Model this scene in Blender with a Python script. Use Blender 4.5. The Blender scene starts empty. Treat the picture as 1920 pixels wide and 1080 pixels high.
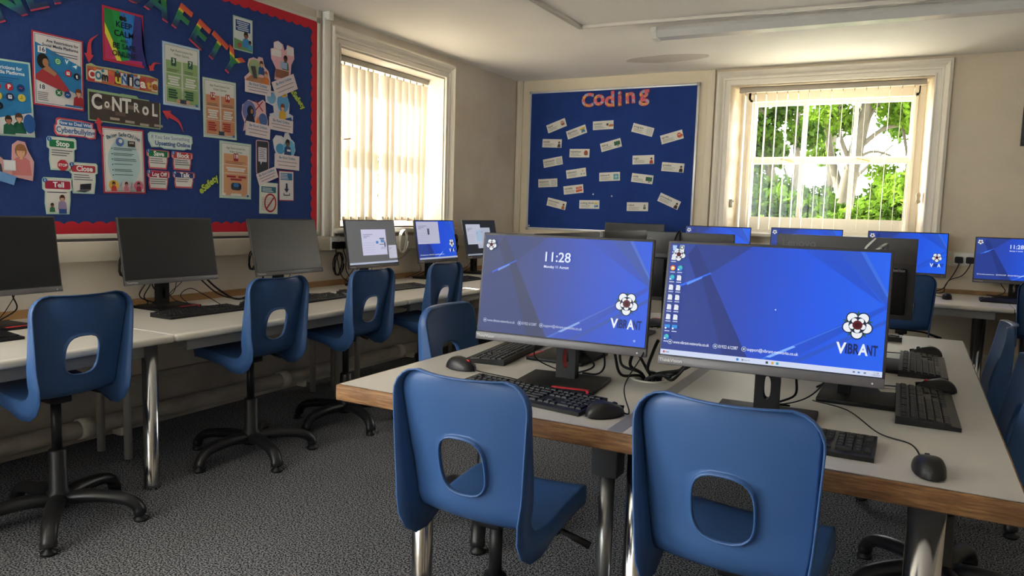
import bpy, bmesh, math, random
from mathutils import Vector, Matrix
random.seed(7)
S = bpy.context.scene
COL = S.collection
PI = math.pi

# ------------------------------------------------------------------ camera
F_PX, PITCH, YAW, ROLL, CAM_H = 1401.907, 0.1023415, -0.4902977, 0.0295552, 1.18
_cp, _sp, _cy, _sy = math.cos(PITCH), math.sin(PITCH), math.cos(YAW), math.sin(YAW)
_w = Vector((_sy*_cp, _cy*_cp, -_sp)); _r0 = Vector((_cy, -_sy, 0)); _u0 = _r0.cross(_w)
_r = math.cos(ROLL)*_r0 + math.sin(ROLL)*_u0
_u = -math.sin(ROLL)*_r0 + math.cos(ROLL)*_u0
cam_d = bpy.data.cameras.new('camera'); cam = bpy.data.objects.new('camera', cam_d); COL.objects.link(cam)
cam_d.sensor_fit = 'HORIZONTAL'; cam_d.sensor_width = 36.0; cam_d.lens = F_PX/1920*36.0
cam_d.clip_start = 0.05; cam_d.clip_end = 300
cam.matrix_world = Matrix(((_r.x, _u.x, -_w.x, 0), (_r.y, _u.y, -_w.y, 0), (_r.z, _u.z, -_w.z, CAM_H), (0, 0, 0, 1)))
S.camera = cam

# ------------------------------------------------------------------ light
EXPOSURE = 1.95
S.view_settings.view_transform = 'Standard'; S.view_settings.look = 'None'
S.view_settings.exposure = EXPOSURE; S.view_settings.gamma = 1.0
S.view_settings.use_curve_mapping = False
S.cycles.use_denoising = True
S.cycles.max_bounces = 10; S.cycles.diffuse_bounces = 6; S.cycles.transparent_max_bounces = 16
S.cycles.sample_clamp_indirect = 6.0
SKY = 3.4
world = bpy.data.worlds.new('sky'); S.world = world; world.use_nodes = True
_bg = world.node_tree.nodes['Background']
_bg.inputs['Color'].default_value = (0.93, 0.97, 1.0, 1); _bg.inputs['Strength'].default_value = SKY
_sun = bpy.data.lights.new('sun', 'SUN'); sun = bpy.data.objects.new('sun', _sun); COL.objects.link(sun)
_sun.energy = 16.0; _sun.angle = 0.009; _sun.color = (1.0, 0.93, 0.80)
sun.rotation_euler = Vector((0.72, -0.15, -0.75)).to_track_quat('-Z', 'Y').to_euler()
def portal(loc, d, sx, sy):
    l = bpy.data.lights.new('daylight_portal', 'AREA'); o = bpy.data.objects.new('daylight_portal', l); COL.objects.link(o)
    l.shape = 'RECTANGLE'; l.size = sx; l.size_y = sy; l.cycles.is_portal = True
    o.location = loc; o.rotation_euler = Vector(d).to_track_quat('-Z', 'Z').to_euler()
portal((-3.90, 4.65, 1.65), (1, 0, 0), 1.5, 1.4)
portal((-0.72, 7.06, 1.67), (0, -1, 0), 1.7, 1.4)
portal((-2.35, -2.85, 1.6), (0, 1, 0), 1.8, 1.7)
portal((-3.90, -0.95, 1.6), (1, 0, 0), 2.7, 1.7)

# ------------------------------------------------------------------ helpers
def lin(c):
    c = c/255.0
    return c/12.92 if c <= 0.04045 else ((c+0.055)/1.055)**2.4
def rgb(h):
    return (lin(int(h[0:2], 16)), lin(int(h[2:4], 16)), lin(int(h[4:6], 16)), 1)
MATS = {}
def M(hexc, rough=0.6, metal=0.0, spec=0.4, noise=0.0, scale=20.0, bump=0.0, bscale=60.0, stretch=None, second=None):
    key = (hexc, rough, metal, spec, noise, scale, bump, bscale, stretch, second)
    if key in MATS: return MATS[key]
    m = bpy.data.materials.new('mat_'+hexc); m.use_nodes = True
    nt = m.node_tree; b = nt.nodes['Principled BSDF']
    b.inputs['Base Color'].default_value = rgb(hexc); b.inputs['Roughness'].default_value = rough
    b.inputs['Metallic'].default_value = metal; b.inputs['Specular IOR Level'].default_value = spec
    if noise or bump:
        tc = nt.nodes.new('ShaderNodeTexCoord'); mp = nt.nodes.new('ShaderNodeMapping')
        nt.links.new(tc.outputs['Object'], mp.inputs['Vector'])
        if stretch: mp.inputs['Scale'].default_value = stretch
    if noise:
        n = nt.nodes.new('ShaderNodeTexNoise'); n.inputs['Scale'].default_value = scale; n.inputs['Detail'].default_value = 6
        nt.links.new(mp.outputs[0], n.inputs['Vector'])
        r = nt.nodes.new('ShaderNodeValToRGB'); c = rgb(hexc)
        c2 = rgb(second) if second else tuple(x*(1-noise) for x in c[:3])+(1,)
        r.color_ramp.elements[0].position = 0.35; r.color_ramp.elements[1].position = 0.65
        r.color_ramp.elements[0].color = c2; r.color_ramp.elements[1].color = c
        nt.links.new(n.outputs['Fac'], r.inputs['Fac']); nt.links.new(r.outputs['Color'], b.inputs['Base Color'])
    if bump:
        n2 = nt.nodes.new('ShaderNodeTexNoise'); n2.inputs['Scale'].default_value = bscale; n2.inputs['Detail'].default_value = 4
        nt.links.new(mp.outputs[0], n2.inputs['Vector'])
        bp = nt.nodes.new('ShaderNodeBump'); bp.inputs['Strength'].default_value = bump; bp.inputs['Distance'].default_value = 0.01
        nt.links.new(n2.outputs['Fac'], bp.inputs['Height']); nt.links.new(bp.outputs['Normal'], b.inputs['Normal'])
    MATS[key] = m
    return m
def GLOW(hexc, k=1.0):
    key = ('glow', hexc, k)
    if key in MATS: return MATS[key]
    m = bpy.data.materials.new('glow_'+hexc); m.use_nodes = True
    b = m.node_tree.nodes['Principled BSDF']
    b.inputs['Base Color'].default_value = (0.01, 0.01, 0.012, 1); b.inputs['Roughness'].default_value = 0.35
    b.inputs['Specular IOR Level'].default_value = 0.12
    b.inputs['Emission Color'].default_value = rgb(hexc); b.inputs['Emission Strength'].default_value = k/(2**EXPOSURE)
    MATS[key] = m
    return m
def SHEER(hexc, t=0.5, noise=True):
    m = bpy.data.materials.new('sheer_'+hexc); m.use_nodes = True; nt = m.node_tree
    nt.nodes.remove(nt.nodes['Principled BSDF']); out = nt.nodes['Material Output']
    d = nt.nodes.new('ShaderNodeBsdfDiffuse'); tr = nt.nodes.new('ShaderNodeBsdfTranslucent'); mx = nt.nodes.new('ShaderNodeMixShader')
    d.inputs['Color'].default_value = rgb(hexc); tr.inputs['Color'].default_value = rgb(hexc); mx.inputs[0].default_value = t
    nt.links.new(d.outputs[0], mx.inputs[1]); nt.links.new(tr.outputs[0], mx.inputs[2]); nt.links.new(mx.outputs[0], out.inputs[0])
    return m
def GLASS():
    if 'glass' in MATS: return MATS['glass']
    m = bpy.data.materials.new('window_glass'); m.use_nodes = True; nt = m.node_tree
    nt.nodes.remove(nt.nodes['Principled BSDF']); out = nt.nodes['Material Output']
    t = nt.nodes.new('ShaderNodeBsdfTransparent'); t.inputs['Color'].default_value = (0.97, 0.98, 0.97, 1)
    g = nt.nodes.new('ShaderNodeBsdfGlossy'); g.inputs['Roughness'].default_value = 0.03
    mx = nt.nodes.new('ShaderNodeMixShader'); mx.inputs[0].default_value = 0.012
    nt.links.new(t.outputs[0], mx.inputs[1]); nt.links.new(g.outputs[0], mx.inputs[2]); nt.links.new(mx.outputs[0], out.inputs[0])
    MATS['glass'] = m
    return m

class B:
    """collects geometry, then links it as one mesh object"""
    def __init__(s): s.v = []; s.f = []; s.m = []; s.sm = []
    def add(s, vs, fs, mi=0, sm=False, mat=None):
        o = len(s.v)
        for p in vs: s.v.append(tuple(mat @ Vector(p)) if mat else tuple(p))
        for f in fs: s.f.append(tuple(o+i for i in f)); s.m.append(mi); s.sm.append(sm)
        return s
    def box(s, x0, x1, y0, y1, z0, z1, mi=0, bev=0.0, mat=None, seg=2):
        if bev <= 0:
            vs = [(x, y, z) for z in (z0, z1) for y in (y0, y1) for x in (x0, x1)]
            return s.add(vs, [(0, 2, 3, 1), (4, 5, 7, 6), (0, 1, 5, 4), (2, 6, 7, 3), (0, 4, 6, 2), (1, 3, 7, 5)], mi, False, mat)
        bm = bmesh.new(); bmesh.ops.create_cube(bm, size=1)
        for v in bm.verts: v.co = Vector(((x0+x1)/2+v.co.x*(x1-x0), (y0+y1)/2+v.co.y*(y1-y0), (z0+z1)/2+v.co.z*(z1-z0)))
        bmesh.ops.bevel(bm, geom=bm.edges[:], offset=bev, segments=seg, profile=0.5, affect='EDGES')
        bm.verts.index_update()
        s.add([v.co.copy() for v in bm.verts], [[v.index for v in f.verts] for f in bm.faces], mi, seg > 1, mat); bm.free()
        return s
    def tube(s, pts, r, n=8, mi=0, caps=True, mat=None, sm=True, flat=1.0):
        pts = [Vector(p) for p in pts]; rs = r if isinstance(r, (list, tuple)) else [r]*len(pts)
        vs = []; fs = []; up = None
        for i, p in enumerate(pts):
            t = (pts[min(i+1, len(pts)-1)]-pts[max(i-1, 0)]).normalized()
            if up is None:
                up = Vector((0, 0, 1)) if abs(t.z) < 0.9 else Vector((1, 0, 0))
            a = (up-t*up.dot(t)).normalized(); b = t.cross(a); up = a
            for k in range(n):
                an = 2*PI*k/n; vs.append(p+(a*math.cos(an)*flat+b*math.sin(an))*rs[i])
        for i in range(len(pts)-1):
            for k in range(n):
                fs.append((i*n+k, i*n+(k+1) % n, (i+1)*n+(k+1) % n, (i+1)*n+k))
        if caps:
            fs.append(tuple(range(n))[::-1]); fs.append(tuple(range((len(pts)-1)*n, len(pts)*n)))
        return s.add(vs, fs, mi, sm, mat)
    def lathe(s, prof, n=20, c=(0, 0), mi=0, mat=None, sm=True):
        vs = []; fs = []
        for (r, z) in prof:
            for k in range(n): vs.append((c[0]+r*math.cos(2*PI*k/n), c[1]+r*math.sin(2*PI*k/n), z))
        for i in range(len(prof)-1):
            for k in range(n): fs.append((i*n+k, i*n+(k+1) % n, (i+1)*n+(k+1) % n, (i+1)*n+k))
        fs.append(tuple(range(n))[::-1]); fs.append(tuple(range((len(prof)-1)*n, len(prof)*n)))
        return s.add(vs, fs, mi, sm, mat)
    def prism(s, poly, z0, z1, mi=0, mat=None, side=None):
        n = len(poly); vs = [(x, y, z0) for x, y in poly]+[(x, y, z1) for x, y in poly]
        s.add(vs, [tuple(range(n))[::-1], tuple(range(n, 2*n))], mi, False, mat)
        return s.add(vs, [(i, (i+1) % n, n+(i+1) % n, n+i) for i in range(n)], mi if side is None else side, False, mat)
    def build(s, name, mats, parent=None, loc=None, rot=None):
        me = bpy.data.meshes.new(name); me.from_pydata(s.v, [], s.f)
        for m in (mats if isinstance(mats, (list, tuple)) else [mats]): me.materials.append(m)
        me.polygons.foreach_set('material_index', s.m); me.polygons.foreach_set('use_smooth', s.sm); me.update()
        o = bpy.data.objects.new(name, me); COL.objects.link(o)
        if parent: o.parent = parent
        if loc: o.location = loc
        if rot: o.rotation_euler = rot
        return o
def tag(o, label=None, cat=None, group=None, kind=None):
    if label: o['label'] = label
    if cat: o['category'] = cat
    if group: o['group'] = group
    if kind: o['kind'] = kind
    return o
def empty(name, loc=(0, 0, 0), rz=0.0, label=None, cat=None, group=None):
    o = bpy.data.objects.new(name, None); COL.objects.link(o); o.empty_display_size = 0.05
    o.location = loc; o.rotation_euler = (0, 0, rz)
    return tag(o, label, cat, group)
def dup(o, parent=None):
    c = o.copy(); COL.objects.link(c); c.parent = parent
    for ch in list(o.children): dup(ch, c)
    return c
def spline(pts, n=8):
    pts = [Vector(p) for p in pts]; out = []
    P = [pts[0]*2-pts[1]]+pts+[pts[-1]*2-pts[-2]]
    for i in range(1, len(P)-2):
        a, b, c, d = P[i-1:i+3]
        for k in range(n):
            t = k/n; out.append(0.5*((2*b)+(c-a)*t+(2*a-5*b+4*c-d)*t*t+(3*b-a-3*c+d)*t**3))
    out.append(pts[-1]); return out
def circ(cx, cy, rx, ry=None, n=20, a0=0, a1=2*PI):
    ry = rx if ry is None else ry
    full = abs(a1-a0-2*PI) < 1e-6
    return [(cx+rx*math.cos(a0+(a1-a0)*k/(n if full else n-1)), cy+ry*math.sin(a0+(a1-a0)*k/(n if full else n-1))) for k in range(n)]
def rrect(x0, x1, y0, y1, r, n=4):
    out = []
    for cx, cy, a in ((x1-r, y0+r, -PI/2), (x1-r, y1-r, 0), (x0+r, y1-r, PI/2), (x0+r, y0+r, PI)):
        for k in range(n+1): out.append((cx+r*math.cos(a+PI/2*k/n), cy+r*math.sin(a+PI/2*k/n)))
    return out
TXT = {}
def text_mesh(s, bold=0.0, align='CENTER'):
    key = (s, bold, align)
    if key not in TXT:
        c = bpy.data.curves.new('t', 'FONT'); c.body = s; c.size = 1; c.offset = bold; c.align_x = align; c.align_y = 'CENTER'; c.resolution_u = 3
        o = bpy.data.objects.new('t', c); me = o.to_mesh()
        TXT[key] = ([tuple(v.co) for v in me.vertices], [tuple(p.vertices) for p in me.polygons])
        o.to_mesh_clear(); bpy.data.objects.remove(o); bpy.data.curves.remove(c)
    return TXT[key]
class P:
    """flat print in a local plane: x right, y up, z towards the viewer"""
    def __init__(s, z=0.0, glow=None): s.b = B(); s.mats = []; s.ix = {}; s.z = z; s.glow = glow
    def mi(s, c):
        if not isinstance(c, str): 
            if c not in s.mats: s.mats.append(c)
            return s.mats.index(c)
        if c not in s.ix:
            s.ix[c] = len(s.mats); s.mats.append(GLOW(c, s.glow) if s.glow else M(c, 0.65, 0, 0.25))
        return s.ix[c]
    def up(s): s.z += 0.00022; return s.z
    def poly(s, pts, c):
        z = s.up(); s.b.add([(x, y, z) for x, y in pts], [tuple(range(len(pts)))], s.mi(c)); return s
    def rect(s, x, y, w, h, c, a=0.0):
        ca, sa = math.cos(a), math.sin(a)
        return s.poly([(x+dx*ca-dy*sa, y+dx*sa+dy*ca) for dx, dy in ((-w/2, -h/2), (w/2, -h/2), (w/2, h/2), (-w/2, h/2))], c)
    def rr(s, x, y, w, h, r, c): return s.poly(rrect(x-w/2, x+w/2, y-h/2, y+h/2, min(r, w/2-1e-5, h/2-1e-5)), c)
    def disc(s, x, y, r, c, ry=None, n=16): return s.poly(circ(x, y, r, ry, n), c)
    def text(s, t, x, y, size, c, bold=0.0, align='CENTER', a=0.0, sx=1.0):
        vs, fs = text_mesh(t, bold, align); z = s.up(); ca, sa = math.cos(a), math.sin(a)
        s.b.add([(x+(p[0]*ca*sx-p[1]*sa)*size, y+(p[0]*sa*sx+p[1]*ca)*size, z) for p in vs], fs, s.mi(c)); return s
    def fit(s, t, x0, x1, y, size, c, bold=0.0):
        vs, fs = text_mesh(t, bold); a = min(v[0] for v in vs); b_ = max(v[0] for v in vs); z = s.up(); k = (x1-x0)/(b_-a)
        s.b.add([(x0+(v[0]-a)*k, y+v[1]*size, z) for v in vs], fs, s.mi(c)); return s
    def lines(s, x, y, w, n, dy, c, h=0.003, jag=0.3):
        for k in range(n):
            ww = w*(1-jag*random.random()); s.rect(x-(w-ww)/2, y-k*dy, ww, h, c)
        return s
    def slab(s, poly, c, t=0.0015, edge='d8d4cc'):
        s.b.prism(poly, 0, t, s.mi(c), None, s.mi(edge)); s.z = max(s.z, t); return s
    def build(s, name, parent=None): return s.b.build(name, s.mats, parent)
WALL_L = Matrix(((0, 0, 1, 0), (1, 0, 0, 0), (0, 1, 0, 0), (0, 0, 0, 1)))       # x->+Y  y->+Z  z->+X
WALL_B = Matrix(((1, 0, 0, 0), (0, 0, -1, 0), (0, 1, 0, 0), (0, 0, 0, 1)))      # x->+X  y->+Z  z->-Y
def hang_left(o, y, z, a=0.0, x=-3.4985):
    o.matrix_world = Matrix.Translation((x, y, z)) @ WALL_L @ Matrix.Rotation(math.radians(a), 4, 'Z'); return o
def hang_back(o, x, z, a=0.0, y=6.5785):
    o.matrix_world = Matrix.Translation((x, y, z)) @ WALL_B @ Matrix.Rotation(math.radians(a), 4, 'Z'); return o

# ------------------------------------------------------------------ room shell
XL, XR, YB, YR, ZC = -3.52, 3.6, 6.62, -2.5, 2.44
plaster = M('dccfbb', 0.85, 0, 0.2, noise=0.06, scale=3.0, bump=0.35, bscale=70)
plaster_l = M('ded6ca', 0.8, 0, 0.25, noise=0.05, scale=3.0, bump=0.10, bscale=18, second='d4cabd')
white_paint = M('e6e0d4', 0.5, 0, 0.4, noise=0.06, scale=8.0, bump=0.08, bscale=30)
cream_board = M('e4d8c2', 0.6, 0, 0.3, noise=0.05, scale=4.0)
white_pl = M('e4e1d8', 0.4, 0, 0.4)
def wall_with_holes(name, u0, u1, holes, place, mat, t=0.25):
    """wall in (u, z), inner face at depth 0, going outwards to t"""
    b = B(); hs = sorted(holes)
    def seg(a, c, z0, z1):
        if c-a > 1e-4 and z1-z0 > 1e-4: b.box(a, c, 0, t, z0, z1, 0, 0, place)
    last = u0
    for (a, c, z0, z1) in hs:
        seg(last, a, 0, ZC); seg(a, c, 0, z0); seg(a, c, z1, ZC); last = c
    seg(last, u1, 0, ZC)
    return tag(b.build(name, mat), kind='structure')
ident = Matrix.Identity(4)
def plc(mx): return mx
PL = Matrix(((0, -1, 0, XL), (1, 0, 0, 0), (0, 0, 1, 0), (0, 0, 0, 1)))        # u->Y, depth -> -X
PB = Matrix(((1, 0, 0, 0), (0, 1, 0, YB), (0, 0, 1, 0), (0, 0, 0, 1)))         # u->X, depth -> +Y
PRr = Matrix(((1, 0, 0, 0), (0, -1, 0, YR), (0, 0, 1, 0), (0, 0, 0, 1)))
PR = Matrix(((0, 1, 0, XR), (1, 0, 0, 0), (0, 0, 1, 0), (0, 0, 0, 1)))
LW = (4.01, 5.30, 1.03, 2.26)            # window in the left wall (Y range, Z range)
BW = (-1.47, 0.05, 1.06, 2.30)           # window in the back wall (X range, Z range)
wall_left = wall_with_holes('wall_left', YR-0.3, YB+0.3, [(-2.2, 0.3, 0.85, 2.38), LW], PL, plaster_l, 0.34)
wall_back = wall_with_holes('wall_back', XL, XR+0.3, [BW], PB, plaster, 0.36)
wall_rear = wall_with_holes('wall_rear', XL, XR+0.3, [(-3.2, -1.5, 0.85, 2.38)], PRr, plaster, 0.3)
wall_right = wall_with_holes('wall_right', YR, YB, [], PR, plaster, 0.3)
def carpet_mat():
    m = bpy.data.materials.new('carpet'); m.use_nodes = True; nt = m.node_tree; b = nt.nodes['Principled BSDF']
    tc = nt.nodes.new('ShaderNodeTexCoord')
    n = nt.nodes.new('ShaderNodeTexNoise'); n.inputs['Scale'].default_value = 170; n.inputs['Detail'].default_value = 3
    n2 = nt.nodes.new('ShaderNodeTexNoise'); n2.inputs['Scale'].default_value = 2.2; n2.inputs['Detail'].default_value = 4
    for q in (n, n2): nt.links.new(tc.outputs['Object'], q.inputs['Vector'])
    r = nt.nodes.new('ShaderNodeValToRGB'); r.color_ramp.elements[0].position = 0.43; r.color_ramp.elements[1].position = 0.60
    r.color_ramp.elements[0].color = rgb('18191c'); r.color_ramp.elements[1].color = rgb('9a9ba2')
    nt.links.new(n.outputs['Fac'], r.inputs['Fac'])
    mx = nt.nodes.new('ShaderNodeMixRGB'); mx.blend_type = 'MULTIPLY'; mx.inputs[0].default_value = 0.25
    nt.links.new(r.outputs[0], mx.inputs[1]); nt.links.new(n2.outputs['Fac'], mx.inputs[2]); nt.links.new(mx.outputs[0], b.inputs['Base Color'])
    bp = nt.nodes.new('ShaderNodeBump'); bp.inputs['Strength'].default_value = 0.6; bp.inputs['Distance'].default_value = 0.004
    nt.links.new(n.outputs['Fac'], bp.inputs['Height']); nt.links.new(bp.outputs['Normal'], b.inputs['Normal'])
    b.inputs['Roughness'].default_value = 0.95; b.inputs['Specular IOR Level'].default_value = 0.1
    return m
tag(B().box(XL, XR, YR, YB, -0.1, 0).build('floor', carpet_mat()), kind='structure')
ceil_m = M('f8f6f2', 0.7, 0, 0.3, noise=0.05, scale=1.2, bump=0.15, bscale=2.5)
ceiling = tag(B().box(XL-0.3, XR+0.3, YR-0.3, YB+0.3, ZC, ZC+0.15).build('ceiling', ceil_m), kind='structure')
B().prism([(x+random.uniform(-.01, .01), y+random.uniform(-.01, .01)) for x, y in circ(-1.86, 6.02, .34, .14, 26)], ZC-0.0015, ZC-0.0002).build('repair_patch', M('d6d0ca', 0.8), ceiling)
# skirting board and panelled lower wall on the left, with the heating pipe
bl = B(); bl.box(XL, XL+0.022, YR, YB-0.02, 0.0, 0.26); bl.box(XL, XL+0.03, YR, YB-0.02, 0.24, 0.275, 0, 0.004)
tag(bl.build('baseboard_left', M('c4c0ba', 0.5, noise=0.1, scale=5, second='aaa59e')), kind='structure')
bb = B(); bb.box(XL, XR, YB-0.022, YB, 0.0, 0.2); bb.box(XL, XR, YB-0.03, YB, 0.19, 0.215, 0, 0.004)
tag(bb.build('baseboard_back', M('c9c4bc', 0.5)), kind='structure')
pipe = empty('heating_pipe', (XL+0.09, 1.5, 0), 0, 'chipped white heating pipe running along the foot of the left wall', 'pipe')
pb = B(); pb.tube([(0, -3.9, 0.085), (0, 0, 0.088), (0, 5.0, 0.085)], 0.042, 14)
pb.build('pipe_run', M('cbc5bb', 0.4, noise=0.2, scale=9, second='b0a99f'), pipe)
for yy in (-0.6, 0.62, 1.9, 3.1, 4.3):
    B().tube([(0, yy-0.03, 0.088), (0, yy+0.03, 0.088)], 0.05, 14).build('joint_collar', white_pl, pipe)
    B().box(-0.075, 0.0, yy-0.012+0.2, yy+0.012+0.2, 0.0, 0.09, 0, 0.003).build('pipe_bracket', white_pl, pipe)
# dado trunking and painted timber
tr = B(); tr.box(XL, XL+0.05, 0.4, 3.99, 0.878, 0.975, 0, 0.006)
t1 = tag(tr.build('trim_1', M('d9d2c4', 0.45)), 'cream plastic dado trunking below the big display board', kind='structure')
tr = B(); tr.box(XL, XL+0.05, 3.99, YB-0.03, 0.868, 0.968, 0, 0.006)
tag(tr.build('trim_2', M('dcd8ca', 0.45)), 'cream trunking below the left window', kind='structure')
tr = B(); tr.box(-3.47, XR, YB-0.05, YB, 0.865, 0.975, 0, 0.006)
tag(tr.build('trim_3', M('d6cfc2', 0.45)), 'cream trunking along the back wall', kind='structure')
tr = B(); tr.box(XL, XL+0.04, 3.825, 3.885, 0.975, 2.40, 0, 0.006); tr.box(XL, XL+0.07, 3.835, 3.88, 2.385, ZC, 0, 0.006)
tag(tr.build('trim_4', white_pl), 'white upright cable trunking beside the display board', kind='structure')
tr = B(); tr.box(XL, XL+0.015, 3.79, 3.822, 0.975, ZC)
tag(tr.build('trim_5', M('c9c1b4', 0.6)), kind='structure')
# boarding around the coding board on the back wall
bd = B(); bd.box(-3.47, -1.605, YB-0.018, YB, 0.975, ZC)
tag(bd.build('trim_6', cream_board), 'cream painted boarding behind the coding board', kind='structure')
bd = B(); bd.box(-3.515, -3.455, YB-0.05, YB, 0.86, ZC, 0, 0.004); bd.box(-3.50, -3.47, YB-0.06, YB-0.04, 0.98, ZC, 0, 0.003)
tag(bd.build('trim_7', M('ddd3c1', 0.55)), kind='structure')
bd = B(); bd.box(-1.66, -1.60, YB-0.04, YB, 0.975, ZC-0.003, 0, 0.004)
tag(bd.build('trim_8', M('e2d8c6', 0.55)), kind='structure')
# timber upstands behind the desks
B_up = M('b48a5c', 0.6, noise=0.3, scale=12, stretch=(1, 0.1, 1))
tag(B().box(XL, XL+0.02, YR, YB-0.05, 0.62, 0.672).build('trim_9', B_up), 'bare timber batten along the left wall above the desks', kind='structure')
tag(B().box(-3.4, XR, YB-0.02, YB, 0.62, 0.686).build('trim_10', M('a8825a', 0.6, noise=0.3, scale=12)), kind='structure')

# ------------------------------------------------------------------ windows
def moulding(b, prof, path, closed=False):
    """sweeps a 2-d profile (outward offset, projection) along an axis-aligned frame path of (u, z, du, dz) mitre points"""
    n = len(prof); base = len(b.v); vs = []
    for (u, z, du, dz) in path:
        for (o, d) in prof: vs.append((u+du*o, d, z+dz*o))
    fs = []
    for i in range(len(path)-1):
        for k in range(n-1): fs.append((i*n+k, i*n+k+1, (i+1)*n+k+1, (i+1)*n+k))
    return vs, fs
win_paint = M('ebe5da', 0.45, 0, 0.4, noise=0.03, scale=6)
PROF = [(0.0, 0.0), (0.0, 0.016), (0.003, 0.022), (0.012, 0.022), (0.015, 0.014), (0.042, 0.014), (0.045, 0.024), (0.058, 0.026), (0.062, 0.020), (0.066, 0.020), (0.080, 0.040), (0.094, 0.050), (0.102, 0.048), (0.103, 0.036), (0.115, 0.036), (0.115, 0.0)]
# left window
w1 = tag(empty('window_1', (XL, 0, 0)), 'sash window in the left wall behind cream vertical blinds', kind='structure')
del_keys = None
mL = Matrix(((0, 1, 0, 0), (1, 0, 0, 0), (0, 0, 1, 0), (0, 0, 0, 1)))   # (u,d,z) -> (d, u, z)
b = B(); vs, fs = moulding(b, PROF, [(LW[0], LW[2]-0.06, -1, 0), (LW[0], LW[3], -1, 1), (LW[1], LW[3], 1, 1), (LW[1], LW[2]-0.06, 1, 0)])
b.add(vs, fs, 0, False, mL); b.build('architrave', win_paint, w1)
b = B()
b.box(-0.345, 0.004, LW[0]-0.001, LW[0]+0.012, LW[2], LW[3]); b.box(-0.345, 0.004, LW[1]-0.012, LW[1]+0.001, LW[2], LW[3]); b.box(-0.345, 0.004, LW[0]+0.012, LW[1]-0.012, LW[3]-0.012, LW[3]+0.001)
b.build('reveal_lining', M('d9d2c6', 0.55, noise=0.1, scale=6), w1)
b = B(); b.box(-0.36, 0.075, LW[0]-0.10, LW[1]+0.14, LW[2]-0.035, LW[2], 0, 0.012); b.build('sill', win_paint, w1)
def sash(parent, u0, u1, z0, z1, d, cols, mat4, stile=0.045, bar=0.03, th=0.04, rail_b=0.06, glaze=True):
    b = B()
    b.box(u0, u0+stile, d, d+th, z0, z1, 0, 0, mat4); b.box(u1-stile, u1, d, d+th, z0, z1, 0, 0, mat4)
    b.box(u0+stile, u1-stile, d, d+th, z1-stile, z1, 0, 0, mat4); b.box(u0+stile, u1-stile, d, d+th, z0, z0+rail_b, 0, 0, mat4)
    o = b.build('sash', win_paint, parent)
    gu0, gu1, gz0, gz1 = u0+stile, u1-stile, z0+rail_b, z1-stile
    cw = (gu1-gu0)/cols
    for k in range(1, cols):
        B().box(gu0+cw*k-bar/2, gu0+cw*k+bar/2, d-0.002, d+th-0.004, gz0, gz1, 0, 0.004, mat4).build('glazing_bar', win_paint, o)
    for k in range(cols):
        B().box(gu0+cw*k+(bar/2 if k else 0), gu0+cw*(k+1)-(bar/2 if k < cols-1 else 0), d+th*0.5, d+th*0.5+0.003, gz0, gz1, 0, 0, mat4).build('pane', GLASS(), o)
    return o
mLw = Matrix(((0, -1, 0, 0), (1, 0, 0, 0), (0, 0, 1, 0), (0, 0, 0, 1)))   # (u, depth outwards, z) -> (-depth, u, z)
b = B()
for (a, c, z0, z1) in ((LW[0], LW[0]+0.05, LW[2], LW[3]), (LW[1]-0.05, LW[1], LW[2], LW[3]), (LW[0]+0.05, LW[1]-0.05, LW[3]-0.05, LW[3])):
    b.box(a, c, 0.2, 0.34, z0, z1, 0, 0, mLw)
b.build('box_frame', win_paint, w1)
sash(w1, LW[0]+0.05, LW[1]-0.05, 1.62, LW[3]-0.05, 0.27, 3, mLw)
sash(w1, LW[0]+0.05, LW[1]-0.05, LW[2]+0.002, 1.665, 0.225, 3, mLw, rail_b=0.08)
# back window
w2 = tag(empty('window_2', (0, YB, 0)), 'six pane sash window in the back wall looking onto trees', kind='structure')
mB = Matrix(((1, 0, 0, 0), (0, -1, 0, 0), (0, 0, 1, 0), (0, 0, 0, 1)))
b = B(); vs, fs = moulding(b, PROF, [(BW[0], BW[2]-0.08, -1, 0), (BW[0], BW[3], -1, 1), (BW[1], BW[3], 1, 1), (BW[1], BW[2]-0.08, 1, 0)])
b.add(vs, fs, 0, False, mB); b.build('architrave', win_paint, w2)
b = B(); D2 = 0.26
# splayed linings narrowing towards the sash
def quadbox(b, pts, t):
    n = (Vector(pts[1])-Vector(pts[0])).cross(Vector(pts[2])-Vector(pts[0])).normalized()*t
    vs = [Vector(p) for p in pts]+[Vector(p)-n for p in pts]
    b.add(vs, [(0, 1, 2, 3), (7, 6, 5, 4), (0, 4, 5, 1), (1, 5, 6, 2), (2, 6, 7, 3), (3, 7, 4, 0)])
quadbox(b, [(BW[0], 0, BW[2]), (BW[0]+0.05, D2, BW[2]), (BW[0]+0.05, D2, BW[3]), (BW[0], 0, BW[3])], 0.02)
quadbox(b, [(BW[1]-0.05, D2, BW[2]), (BW[1], 0, BW[2]), (BW[1], 0, BW[3]), (BW[1]-0.05, D2, BW[3])], 0.02)
b.box(BW[0], BW[1], -0.004, D2+0.1, BW[3]-0.012, BW[3]+0.001)
b.build('reveal_lining', M('ddd0bd', 0.55, noise=0.14, scale=7, second='c6b69e'), w2)
b = B(); b.box(BW[0]-0.1, BW[1]+0.1, -0.07, 0.36, BW[2]-0.035, BW[2], 0, 0.012); b.build('sill', win_paint, w2)
b = B()
for (a, c, z0, z1) in ((BW[0]+0.03, BW[0]+0.12, BW[2], BW[3]), (BW[1]-0.10, BW[1]-0.03, BW[2], BW[3]), (BW[0]+0.10, BW[1]-0.09, BW[3]-0.09, BW[3])):
    b.box(a, c, D2, 0.36, z0, z1)
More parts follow.
